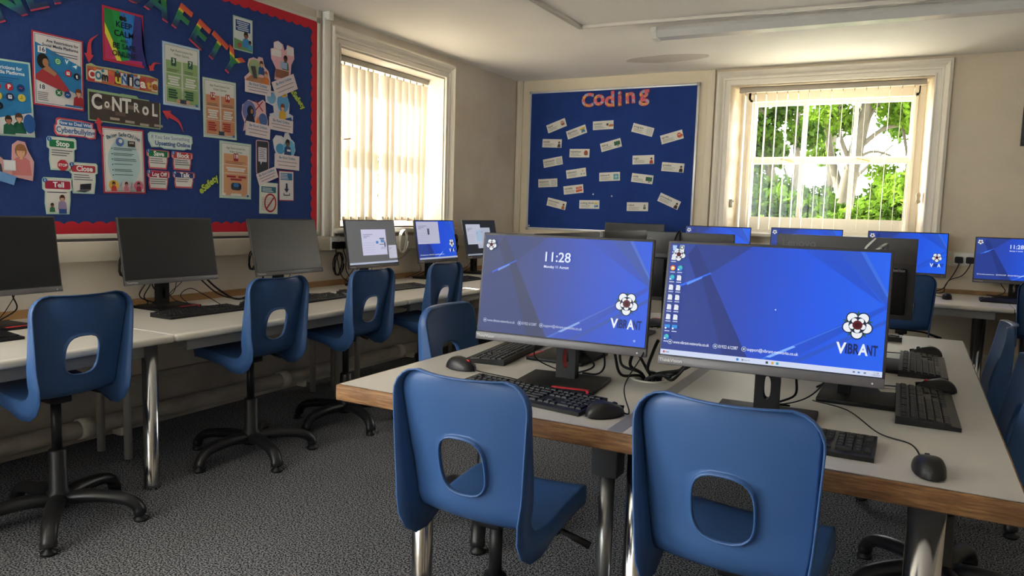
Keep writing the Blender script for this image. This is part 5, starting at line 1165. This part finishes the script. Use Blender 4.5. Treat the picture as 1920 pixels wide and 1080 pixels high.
def f5(p, e):
    p.slab(rrect(-.066, .036, -.09, .115, .014), 'c89aa8', .0015, 'c89aa8'); p.rr(-.015, .012, .09, .194, .010, '3c3e46'); p.rect(-.015, .03, .066, .085, 'd2d0d8'); p.lines(-.015, .062, .056, 6, .011, '6a6a80', .0035); p.poly([(-.035, -.012), (-.02, -.012), (-.03, -.032)], 'd2d0d8')
kind('phone-shaped cut-out with a tilted caption strip', 3.322, 1.445, f5, (.02, -.095, .165, .07), .36)
def f6(p, e):
    p.slab([(-.08, -.04), (-.10, .0), (-.11, .05), (-.085, .08), (-.04, .08), (-.02, .07), (-.01, .10), (.02, .105), (.04, .07), (.07, .05), (.08, .0), (.06, -.04)], 'c8ccd8', .0015, 'c8ccd8'); p.disc(-.065, .04, .038, 'd8d6dc', .032); p.disc(-.05, -.0, .036, '4a9acc', .032); p.disc(.025, .01, .052, '6ab0d8', .05); person(p, .012, .02, .062, '2a2220', '7a5040', '2a4a7a'); p.rect(.02, -.005, .03, .012, 'd8d8dc')
kind('cut-out of a man in a navy top with a speech bubble', 3.500, 1.522, f6, (.005, -.078, .21, .09), -.02)
def f7(p, e):
    p.slab([(-.10, -.07), (-.09, .0), (-.07, .03), (-.04, .0), (-.01, .0), (-.005, .07), (.02, .09), (.05, .085), (.06, .05), (.085, .0), (.08, -.05), (.075, -.085), (.0, -.07)], 'd0a0a4', .0015, 'd0a0a4'); person(p, .03, .015, .085, '9a6a4a', 'd8a888', 'c87a7a'); p.rect(-.02, -.02, .05, .045, 'd6d8e0'); p.rect(-.02, -.02, .042, .036, 'e2e4e8'); person(p, -.075, -.01, .05, '3a2a22', '9a6a50', '3a3a44'); p.rect(-.05, -.072, .10, .04, '6a9ad0', -.3)
p = P(0.0); f7(p, ''); poster('cut_out', 'cut-out of a woman in a pink jumper at a computer on the left', 1.885, 1.335, 1.0, p, 'cut-out', 'Be Kind Online cut-outs')
for y, z, a, lb in ((2.912, 1.280, 36, 'green eSafety lettering left of the orange 18 poster'), (3.60, 1.845, -42, 'green eSafety lettering by the right border of the board')):
    p = P(0.0); vs, fs = text_mesh('eSafety', 0.10); k = 0.052
    p.b.add([(v[0]*k, v[1]*k, 0.0008) for v in vs], fs, p.mi('26392a')); vs, fs = text_mesh('eSafety', 0.05); p.b.add([(v[0]*k, v[1]*k, 0.0016) for v in vs], fs, p.mi('9db84a'))
    vs, fs = text_mesh('eSafety', 0.0); p.b.add([(v[0]*k, v[1]*k, 0.0020) for v in vs], fs, p.mi('c3d46a'))
    poster('lettering', lb, y, z, a, p, 'lettering', 'green eSafety lettering')

# ------------------------------------------------------------------ coding board on the back wall
cb = empty('coding_board', (-2.553, YB-0.018, 0), 0, 'blue Coding notice board with thin silver frame on the back wall', 'notice board')
hx = 0.812
B().box(-hx, hx, -0.022, 0.0, 1.025, 2.320).build('felt_panel', M('27428a', 0.9, 0, 0.1, noise=0.12, scale=6, bump=0.2, bscale=300), cb)
for (x0, x1, z0, z1) in ((-hx-0.012, hx+0.012, 1.010, 1.030), (-hx-0.012, hx+0.012, 2.312, 2.332), (-hx-0.012, -hx+0.008, 1.025, 2.32), (hx-0.008, hx+0.012, 1.025, 2.32)):
    B().box(x0, x1, -0.028, 0.0, z0, z1, 0, 0.003).build('frame_rail', M('d2d3d6', 0.3, 0.3), cb)
for sx_ in (-1, 1):
    for z in (1.018, 2.322): B().box(sx_*hx-0.014, sx_*hx+0.014, -0.030, 0.0, z-0.014, z+0.014, 0, 0.003).build('frame_corner', M('a2a2a4', 0.4), cb)
for x, z in ((-0.79, 1.045), (-0.125, 1.36), (0.06, 1.345)): B().lathe([(0.0, 0), (0.008, 0.002), (0.006, 0.006), (0.0, 0.007)], 10, (0, 0), 0, Matrix.Translation((x, -0.0225, z))@Matrix.Rotation(PI/2, 4, 'X')).build('drawing_pin', M('e8e8ea', 0.4), cb)
lm = None
def coding_mat():
    m = bpy.data.materials.new('patterned_letter'); m.use_nodes = True; nt = m.node_tree; b = nt.nodes['Principled BSDF']
    tc = nt.nodes.new('ShaderNodeTexCoord'); v = nt.nodes.new('ShaderNodeTexVoronoi'); v.inputs['Scale'].default_value = 42
    nt.links.new(tc.outputs['Object'], v.inputs['Vector']); sp = nt.nodes.new('ShaderNodeSeparateColor'); nt.links.new(v.outputs['Color'], sp.inputs[0])
    r = nt.nodes.new('ShaderNodeValToRGB'); r.color_ramp.interpolation = 'CONSTANT'; e = r.color_ramp.elements
    e[0].position = 0; e[0].color = rgb('d8607a'); e[1].position = 0.85; e[1].color = rgb('8fb4d8')
    for p_, c in ((0.3, 'd86a5a'), (0.5, 'e0a848'), (0.68, 'c8506a')): k = e.new(p_); k.color = rgb(c)
    nt.links.new(sp.outputs[0], r.inputs['Fac']); nt.links.new(r.outputs[0], b.inputs['Base Color']); b.inputs['Roughness'].default_value = 0.5
    return m
cm_ = coding_mat(); ol = M('7a2436', 0.6)
for ch, x, z, h in (('C', -2.769, 2.228, .128), ('o', -2.657, 2.225, .100), ('d', -2.554, 2.229, .138), ('i', -2.454, 2.229, .130), ('n', -2.354, 2.232, .098), ('g', -2.226, 2.226, .142)):
    o = letter(ch, 0, 0, h, 0, 'patterned pink letter %s of the word Coding' % ch, cm_, 0.005, 0.03, outline=ol, grp='letters of the word Coding', sx=1.05); hang_back(o, x, z, 3)
CARDS = [('input', -3.082, 2.003, 19.0, 'c89a8a'), ('algorithm', -2.872, 1.939, 17.7, 'd8a83c'), ('control', -2.607, 1.995, 1.9, 'b8743c'), ('program', -2.224, 1.943, -14.9, 'b8b8b8'), ('sprite', -1.953, 1.874, 14.6, 'b8543c'), ('model', -3.123, 1.838, -1.9, '4a4a50'), ('debug', -2.523, 1.812, 14.3, '2f5a44'), ('repetition', -2.834, 1.742, -0.7, 'b8543c'), ('command', -3.107, 1.661, 9.8, 'a8a8a4'), ('logic', -2.206, 1.677, 1.4, 'b84a34'), ('predict', -1.931, 1.609, -4.2, '3a3438'), ('selection', -2.860, 1.555, 7.8, '9aa88a'), ('network', -2.523, 1.524, 2.5, '5aa0b0'), ('code', -2.208, 1.508, -6.3, '2a4a3c'), ('sequence', -3.154, 1.461, 2.9, 'a4a8a8'), ('variable', -2.882, 1.402, 6.6, 'c8543c'), ('instruction', -3.053, 1.264, -12.0, 'b8743c'), ('coding block', -2.714, 1.264, 0.7, '6a9ac0'), ('robot', -2.241, 1.254, 0.8, '5a6a5a'), ('procedure', -1.949, 1.309, -22.7, '4a3a34')]
for wd, x, z, a, c in CARDS:
    p = P(0.0); w, h = .203, .079; p.slab([(-w/2, -h/2), (w/2, -h/2), (w/2, h/2), (-w/2, h/2)], 'dcdad4', .001, 'dcdad4')
    p.text(wd, -w/2+.010, .014, .027, '3c3c42', .01, 'LEFT'); p.lines(-.03, -.006, .11, 3, .009, '8a8a8c', .003)
    ix, iy = .068, -.002
    if wd in ('debug', 'code'): p.rect(ix-.005, iy+.004, .058, .036, c); p.rect(ix-.005, iy+.004, .050, .029, '3a6a50'); p.rect(ix, iy-.022, .02, .006, '3a3a3a')
    elif wd in ('program', 'command', 'sequence'): 
        p.rect(ix-.004, iy, .050, .054, c)
        for k in range(4): p.rect(ix-.004, iy+.018-.012*k, .044, .008, 'd2d4d2')
    elif wd == 'variable': p.rect(ix-.01, iy+.012, .06, .020, c, .1); p.rect(ix-.01, iy-.014, .066, .020, c, .1); p.rect(ix-.01, iy+.012, .04, .006, 'e8b8a8', .1)
    elif wd == 'sprite': p.disc(ix, iy, .020, c, .024); p.disc(ix+.018, iy-.006, .013, c); p.disc(ix-.006, iy+.006, .004, 'efe8e0'); p.disc(ix+.006, iy+.006, .004, 'efe8e0')
    elif wd in ('logic', 'predict', 'instruction', 'model', 'procedure'): person(p, ix+.008, iy-.004, .034, '33261f', 'b8846a', c)
    elif wd == 'network': p.rect(ix-.004, iy, .050, .050, c); p.disc(ix-.004, iy, .006, 'e0ecee'); p.rect(ix-.004, iy, .04, .003, 'e0ecee'); p.rect(ix-.004, iy, .003, .04, 'e0ecee')
    elif wd == 'control': p.disc(ix-.025, iy+.006, .012, '4a4238'); p.poly([(ix-.02, iy-.014), (ix+.03, iy-.014), (ix+.034, iy+.004), (ix, iy+.008)], c)
    elif wd == 'coding block': p.rect(ix, iy+.012, .034, .016, 'd8b84a'); p.disc(ix-.008, iy-.014, .012, c); p.disc(ix+.012, iy-.012, .010, '3a6a9a')
    elif wd == 'algorithm': p.rect(ix-.002, iy+.012, .054, .018, c, .1); p.poly([(ix-.022, iy-.022), (ix+.022, iy-.022), (ix+.014, iy+.004), (ix-.014, iy+.004)], '4a84b0')
    elif wd == 'selection': p.disc(ix, iy+.016, .008, 'c8b84a'); p.disc(ix-.014, iy-.012, .008, '8a9ab0'); p.disc(ix+.014, iy-.012, .008, '9ab08a')
    elif wd == 'robot': p.rr(ix, iy+.012, .018, .018, .004, c); p.rr(ix, iy-.010, .024, .022, .004, c); p.rect(ix, iy+.012, .010, .004, 'dfe4df')
    else: p.disc(ix-.002, iy+.004, .020, c, .024); p.rr(ix, iy-.008, .036, .014, .004, '8a5a4a')
    o = p.build('word_card'); tag(o, 'white word card reading %s on the coding board' % wd, 'card', 'coding vocabulary cards'); hang_back(o, x, z, a)
# framed picture at the right edge of the back wall
pf = empty('picture_frame', (0.86, YB, 1.92), 0, 'dark framed green picture cut by the right edge of the back wall', 'picture')
B().box(-0.23, 0.23, -0.018, 0.0, -0.16, 0.16, 0, 0.003).build('frame', M('23292a', 0.5), pf)
B().box(-0.21, 0.21, -0.0195, -0.0175, -0.14, 0.14).build('print', M('4f7a5c', 0.5, noise=0.5, scale=9, second='2a4a6a'), pf)

# ------------------------------------------------------------------ sockets, plugs and loose leads
def socket(face_m, label, plugs, leads):
    o = empty('double_socket', (0, 0, 0), 0, label, 'socket', 'white double wall sockets'); o.matrix_world = face_m
    p = P(0.0); b = B(); b.box(-0.073, 0.073, -0.043, 0.043, 0.0, 0.010, 0, 0.003); b.build('face_plate', M('e3e2de', 0.35), o)
    for sx_ in (-1, 1):
        B().box(sx_*0.017-0.008, sx_*0.017+0.008, 0.016, 0.034, 0.009, 0.0125, 0, 0.001).build('rocker_switch', M('efeeea', 0.35), o)
        b = B()
        for dx, dy, w_, h_ in ((0, .004, .004, .009), (-.011, -.016, .007, .004), (.011, -.016, .007, .004)): b.box(sx_*0.036+dx-w_/2, sx_*0.036+dx+w_/2, dy-h_/2, dy+h_/2, 0.0095, 0.0104)
        tag(b.build('pin_holes', M('333333', 0.6), o), kind='stuff')
    return o
def plug(face_m, u, v, label, lead):
    o = empty('plug', (0, 0, 0), 0, label, 'plug', 'black mains plugs'); m = face_m @ Matrix.Translation((u, v, 0.0105)); o.matrix_world = m
    b = B(); b.prism(rrect(-.026, .026, -.026, .022, .010), 0.0, 0.030); b.prism(rrect(-.018, .018, -.020, .014, .008), 0.028, 0.038); b.build('plug_body', M('111113', 0.45), o)
    inv = m.inverted(); b = B(); b.tube(spline([(0, -.022, .014), (0, -.045, .014)]+[inv @ Vector(q) for q in lead], 8), 0.0034, 7); b.build('lead', blk_s, o)
    return o
mS = Matrix.Translation((-3.4690, 3.945, 0.925)) @ WALL_L
socket(mS, 'white double socket left of the grey-screened monitor', 2, None)
plug(mS, -0.040, -0.008, 'black plug in the left outlet below the display board corner', [(-3.44, 3.92, 0.80), (-3.42, 3.94, 0.70), (-3.38, 4.02, 0.645), (-3.36, 4.10, 0.642)])
plug(mS, 0.036, -0.008, 'black plug in the right outlet beside the grey-screened monitor', [(-3.43, 3.99, 0.82), (-3.40, 3.96, 0.74), (-3.38, 4.03, 0.66), (-3.34, 4.12, 0.645)])
mS2 = Matrix.Translation((0.345, 6.569, 0.922)) @ WALL_B
socket(mS2, 'white double socket between the two right back monitors', 2, None)
plug(mS2, -0.036, -0.006, 'left black plug on the back wall', [(0.28, 6.53, 0.80), (0.235, 6.52, 0.72), (0.22, 6.48, 0.665), (0.12, 6.46, 0.662)])
plug(mS2, 0.036, -0.006, 'right black plug on the back wall beside the 11:28 screen', [(0.34, 6.53, 0.80), (0.26, 6.52, 0.76), (0.225, 6.5, 0.70), (0.16, 6.5, 0.662)])
# coil of black lead hanging beside the grey-screened monitor
def coil(label, c, n, rad, ax, colr, r=0.0035, sq=1.0):
    pts = []
    for k in range(n*14+1):
        a = 2*PI*k/14; rr = rad*(1+0.12*math.sin(k*0.9)); q = (math.cos(a)*rr*0.6, 0.012*math.sin(k*0.37), math.sin(a)*rr*sq)
        pts.append((c[0]+(q[1] if ax == 'x' else q[0]), c[1]+(q[0] if ax == 'x' else q[1]), c[2]+q[2]))
    b = B(); b.tube(pts, r, 6); o = b.build('cable_coil', colr); tag(o, label, 'cable'); return o
white_c = M('e6e6e6', 0.4)
coil('coil of black lead hanging left of the grey-screened monitor', (-3.42, 3.90, 0.79), 4, 0.075, 'x', blk_s)
coil('coil of white lead hanging left of the half blue screen', (-3.40, 4.60, 0.93), 4, 0.085, 'x', white_c)
coil('coil of black lead behind the black screen in the far corner', (-3.40, 5.31, 0.88), 4, 0.09, 'x', blk_s)
coil('loop of black cable behind the second dark monitor', (-3.41, 2.335, 0.86), 3, 0.055, 'x', blk_s)
coil('loop of black cable behind the third dark monitor', (-3.41, 3.145, 0.85), 3, 0.055, 'x', blk_s)
def lead(label, pts, r=0.004, m=None, grp=None):
    b = B(); b.tube(spline(pts, 10), r, 7); o = b.build('loose_cable', m or blk_s); tag(o, label, 'cable', grp); return o
zd = ZL+0.005
lead('black cable sagging between the second and third dark monitors', [(-3.36, 2.74, 0.80), (-3.36, 2.86, 0.70), (-3.34, 2.98, zd), (-3.33, 3.12, 0.70), (-3.37, 3.20, 0.80)], 0.0055)
lead('thin black cable lying behind the mouse of the second dark monitor', [(-3.36, 2.70, 0.80), (-3.34, 2.84, 0.68), (-3.33, 3.0, zd), (-3.32, 3.2, zd), (-3.30, 3.36, zd)], 0.004)
lead('grey cable strung between the two screens below the left window', [(-3.40, 4.33, 0.82), (-3.42, 4.45, 0.775), (-3.42, 4.60, 0.80), (-3.40, 4.68, 0.86)], 0.0025, M('8a8a8c', 0.5))
lead('thin looped cable standing behind the keyboard of the second dark monitor', [(-3.25, 2.60, zd), (-3.28, 2.55, 0.70), (-3.27, 2.60, 0.735), (-3.24, 2.66, 0.70), (-3.20, 2.74, zd)], 0.0022)
# black cables rising out of the table grommet
gX, gY = -0.702, 2.262
ends = [(-0.80, 2.12, ZT+0.155), (-0.76, 2.14, ZT+0.16), (-0.69, 2.10, ZT+0.15), (-0.64, 2.12, ZT+0.15), (-0.50, 2.10, ZT+0.12), (-0.46, 2.14, ZT+0.12), (-0.52, 2.30, ZT+0.10), (-0.85, 2.35, ZT+0.12), (-0.58, 2.06, ZT+0.06)]
rn = random.Random(4)
for i, e in enumerate(ends):
    sx_ = gX+rn.uniform(-.03, .03); sy_ = gY+rn.uniform(-.03, .03); mid = ((sx_+e[0])/2+rn.uniform(-.04, .04), (sy_+e[1])/2-rn.uniform(0, .06), ZT+rn.uniform(.02, .06))
    lead('black cable coming up through the round hole of the centre table', [(sx_, sy_, ZT-0.12), (sx_, sy_, ZT+0.004), mid, ((mid[0]+e[0])/2, (mid[1]+e[1])/2, (mid[2]+e[2])/2+.01), e], rn.choice((0.0032, 0.0045, 0.005)), None, 'cables through the table hole')
lead('cable draped over the top of the grey monitor back', [(-0.99, 3.39, 0.98), (-0.975, 3.425, 1.08), (-0.965, 3.455, 1.112), (-0.955, 3.425, 1.08), (-0.93, 3.39, 0.98)], 0.004)
p = P(0.0); p.slab([(-.03, -.035), (-.02, -.035), (.0, .0), (.012, .012), (.034, .034), (.03, .038), (.006, .018), (-.006, .006)], 'd8d6d0', .001); o = p.build('tape_strip'); tag(o, 'strip of white tape on the lettered monitor back', 'tape')
o.matrix_world = Matrix.Translation((-0.165, 3.390, 1.075)) @ WALL_B @ Matrix.Rotation(0.1, 4, 'Z')
p = P(0.0); p.slab([(-.03, -.02), (.03, -.02), (.028, .02), (-.028, .022)], 'd8d4cc', .0006); p.rect(0, 0, .04, .003, '9a9a98'); o = p.build('paper_scrap'); tag(o, 'scrap of paper on the black stand base at the right', 'paper'); o.location = (-0.03, 2.47, ZT+0.0145); o.rotation_euler = (0, 0, 0.3)

# ------------------------------------------------------------------ trees outside
bark = M('4a4436', 0.9, noise=0.3, scale=12)
def leaf_mat(h1, h2):
    m = bpy.data.materials.new('leaf_'+h1); m.use_nodes = True; nt = m.node_tree; nt.nodes.remove(nt.nodes['Principled BSDF']); out = nt.nodes['Material Output']
    d = nt.nodes.new('ShaderNodeBsdfDiffuse'); t = nt.nodes.new('ShaderNodeBsdfTranslucent'); mx = nt.nodes.new('ShaderNodeMixShader'); mx.inputs[0].default_value = 0.45
    tc = nt.nodes.new('ShaderNodeTexCoord'); n = nt.nodes.new('ShaderNodeTexNoise'); n.inputs['Scale'].default_value = 2.5; r = nt.nodes.new('ShaderNodeValToRGB')
    nt.links.new(tc.outputs['Object'], n.inputs['Vector']); nt.links.new(n.outputs['Fac'], r.inputs['Fac']); r.color_ramp.elements[0].position = .35; r.color_ramp.elements[1].position = .65
    r.color_ramp.elements[0].color = rgb(h1); r.color_ramp.elements[1].color = rgb(h2)
    nt.links.new(r.outputs[0], d.inputs['Color']); nt.links.new(r.outputs[0], t.inputs['Color']); nt.links.new(d.outputs[0], mx.inputs[1]); nt.links.new(t.outputs[0], mx.inputs[2]); nt.links.new(mx.outputs[0], out.inputs[0])
    return m
lf1 = leaf_mat('24380f', '55701f'); lf2 = leaf_mat('1d3010', '445c1e')
def leaves(clumps, n, size, rnd):
    b = B(); tot = sum(c[3]**2 for c in clumps)
    for (cx_, cy_, cz_, r) in clumps:
        for k in range(int(n*r*r/tot)):
            d = Vector((rnd.gauss(0, 1), rnd.gauss(0, 1), rnd.gauss(0, 1))).normalized()*r*rnd.random()**0.45
            c = Vector((cx_, cy_, cz_))+Vector((d.x, d.y, d.z*0.8)); a = Vector((rnd.gauss(0, 1), rnd.gauss(0, 1), rnd.gauss(0, 1))).normalized()
            e = a.orthogonal().normalized(); e = Matrix.Rotation(rnd.random()*6.28, 3, a) @ e; f = a.cross(e); q = size*rnd.uniform(.6, 1.3)
            b.add([c-e*q, c+f*q*.55, c+e*q, c-f*q*.55], [(0, 1, 2, 3)], 0, True)
    return b
GZ = -3.2
def tree(label, loc, trunk, branches, clumps, n, size, mat, seed):
    o = empty('tree', (loc[0], loc[1], GZ), 0, label, 'tree', 'trees outside the back window'); rnd = random.Random(seed)
    def L(p): return (p[0]-loc[0], p[1]-loc[1], p[2]-GZ)
    B().tube(spline([L(p) for p in trunk[0]], 5), [trunk[1]+(trunk[2]-trunk[1])*i/(5*(len(trunk[0])-1)) for i in range(5*(len(trunk[0])-1)+1)], 9).build('trunk', bark, o)
    for pts, r in branches:
        m_ = 5*(len(pts)-1)+1; B().tube(spline([L(p) for p in pts], 5), [r*(1-.75*i/(m_-1)) for i in range(m_)], 7).build('branch', bark, o)
    tag(leaves([(*L(c[:3]), c[3]) for c in clumps], n, size, rnd).build('foliage', mat, o), kind='stuff')
    return o
Y = 14.0
tree('tall forked tree in the middle of the back window view', (-1.15, Y),
     ([(-1.15, Y, GZ), (-1.15, Y, 0.5), (-1.08, Y, 1.6), (-0.98, Y, 2.3), (-0.80, Y, 3.4), (-0.6, Y, 5)], .20, .06),
     [([(-1.1, Y, 1.5), (-1.35, Y+.2, 2.2), (-1.5, Y, 3.0), (-1.7, Y, 4.4)], .09), ([(-1.02, Y, 2.1), (-1.25, Y, 2.7), (-1.3, Y, 3.6)], .05), ([(-0.95, Y, 2.4), (-0.5, Y, 2.75), (0.1, Y, 2.7), (0.6, Y, 2.4)], .045), ([(-0.9, Y, 2.7), (-0.6, Y, 3.2), (0.2, Y, 3.4)], .04), ([(-1.0, Y, 2.2), (-0.7, Y, 2.35), (-0.3, Y, 2.2), (0.1, Y, 1.9)], .03), ([(-0.3, Y, 2.75), (-0.2, Y, 2.2), (-0.25, Y, 1.6)], .03)],
     [(-0.25, Y, 3.15, .55), (0.1, Y-.3, 2.95, .55), (-0.5, Y+.3, 3.4, .5), (-1.5, Y, 3.0, .45), (-1.2, Y+.3, 2.9, .35), (0.2, Y, 2.3, .35), (-1.0, Y, 3.9, .9), (0.6, Y, 3.4, .8), (-0.55, Y, 2.0, .25), (-1.55, Y+.4, 2.35, .3)], 9500, .058, lf1, 1)
tree('leaning multi-stemmed tree at the left of the back window view', (-2.55, 12.5),
     ([(-1.75, 12.5, GZ), (-1.8, 12.5, 0.6), (-1.95, 12.5, 1.4), (-2.15, 12.5, 2.2), (-2.4, 12.5, 3.6)], .13, .05),
     [([(-1.85, 12.5, 1.1), (-1.7, 12.5, 1.9), (-1.75, 12.6, 2.8), (-1.5, 12.5, 3.6)], .08), ([(-2.0, 12.5, 1.5), (-2.4, 12.4, 1.9), (-2.8, 12.4, 2.1)], .05), ([(-1.6, 12.5, .6), (-2.1, 12.4, 1.25), (-2.5, 12.4, 1.5)], .05), ([(-1.9, 12.5, 1.4), (-2.3, 12.5, 1.2), (-2.7, 12.5, 1.35)], .04)],
     [(-2.3, 12.5, 2.6, .42), (-1.95, 12.6, 3.0, .4), (-2.45, 12.5, 2.0, .35), (-2.1, 12.4, 1.5, .45), (-1.75, 12.5, 1.3, .4), (-2.5, 12.4, 1.3, .45), (-1.6, 12.6, 2.5, .3), (-2.6, 12.5, 3.3, .5), (-1.9, 12.6, .7, .6), (-2.1, 12.5, 2.2, .3)], 9000, .058, lf2, 2)
tree('dense green bushy tree at the lower right of the back window view', (-0.45, 11.5),
     ([(-0.45, 11.5, GZ), (-0.45, 11.5, -1), (-0.42, 11.5, .4), (-0.4, 11.5, 1.2)], .12, .05),
     [([(-0.45, 11.5, 0), (-0.8, 11.5, .7), (-0.9, 11.5, 1.3)], .05), ([(-0.42, 11.5, 0), (0, 11.5, .7), (.1, 11.5, 1.4)], .05)],
     [(-0.25, 11.5, 1.25, .55), (-0.7, 11.5, 1.05, .45), (0.1, 11.5, 1.35, .55), (-1.05, 11.6, .95, .45), (-1.6, 11.7, .95, .45), (-2.1, 11.7, .9, .5), (-0.4, 11.4, .5, .9), (-0.15, 11.5, 1.6, .35), (-1.2, 11.6, .5, .6)], 16000, .055, lf1, 3)
tree('low dense bush at the lower left of the back window view', (-1.9, 12.0),
     ([(-1.9, 12.0, GZ), (-1.9, 12.0, -1), (-1.88, 12.0, .3), (-1.85, 12.0, 1.0)], .10, .04), [([(-1.9, 12, 0), (-2.3, 12, .6), (-2.4, 12, 1.1)], .04), ([(-1.9, 12, 0), (-1.5, 12, .7), (-1.4, 12, 1.2)], .04)],
     [(-1.2, 12.0, 1.15, .45), (-1.55, 12.0, 1.25, .45), (-1.95, 12.0, 1.3, .5), (-2.4, 12.0, 1.35, .5), (-1.8, 11.9, .6, .8)], 9000, .06, lf2, 6)
tree('distant pale green tree filling the gaps behind the others', (-2.0, 20),
     ([(-2.0, 20, GZ), (-2.0, 20, 0), (-1.95, 20, 2), (-1.9, 20, 4)], .18, .07),
     [([(-2.0, 20, 1), (-2.8, 20, 2), (-3.2, 20, 3)], .06), ([(-1.95, 20, 1.5), (-1.2, 20, 2.4), (-.6, 20, 3)], .06), ([(-1.6, 20, 1.9), (-1.5, 20, 3), (-1.3, 20, 4.2)], .07)],
     [(-3.2, 20, 1.6, .9), (-2.2, 20, 1.4, .8), (-1.2, 20, 1.3, .7), (-3.6, 20, 2.9, .7), (-0.4, 20, 1.7, .8), (-2.4, 20, 3.4, .6), (-0.3, 20, 3.6, .7)], 9000, .085, lf2, 4)
tree('leafy tree outside the left window', (-8.5, 8.5), ([(-8.5, 8.5, GZ), (-8.5, 8.5, 0), (-8.4, 8.6, 2), (-8.4, 8.5, 3.5)], .18, .07), [([(-8.5, 8.5, .5), (-8.0, 9.2, 1.6), (-7.8, 9.6, 2.4)], .06)], [(-8.4, 8.6, 2.0, 1.0), (-8.2, 9.4, 1.5, .9), (-8.6, 7.8, 1.3, .9), (-8.4, 8.4, 3.2, .9)], 3000, .07, lf2, 5)
tag(B().box(-30, 30, YB+0.5, 60, GZ-0.2, GZ).build('bounce_ground_back', M('c4c0ae', 0.9, noise=0.2, scale=2)), kind='structure')  # unseen ground outside, made pale to send daylight up to the ceiling
tag(B().box(-40, XL-0.4, -40, YB+0.5, GZ-0.2, GZ).build('bounce_ground_left', M('cdc7ba', 0.9, noise=0.1, scale=2)), kind='structure')  # unseen pale ground, added to bounce sunlight up through the left windows
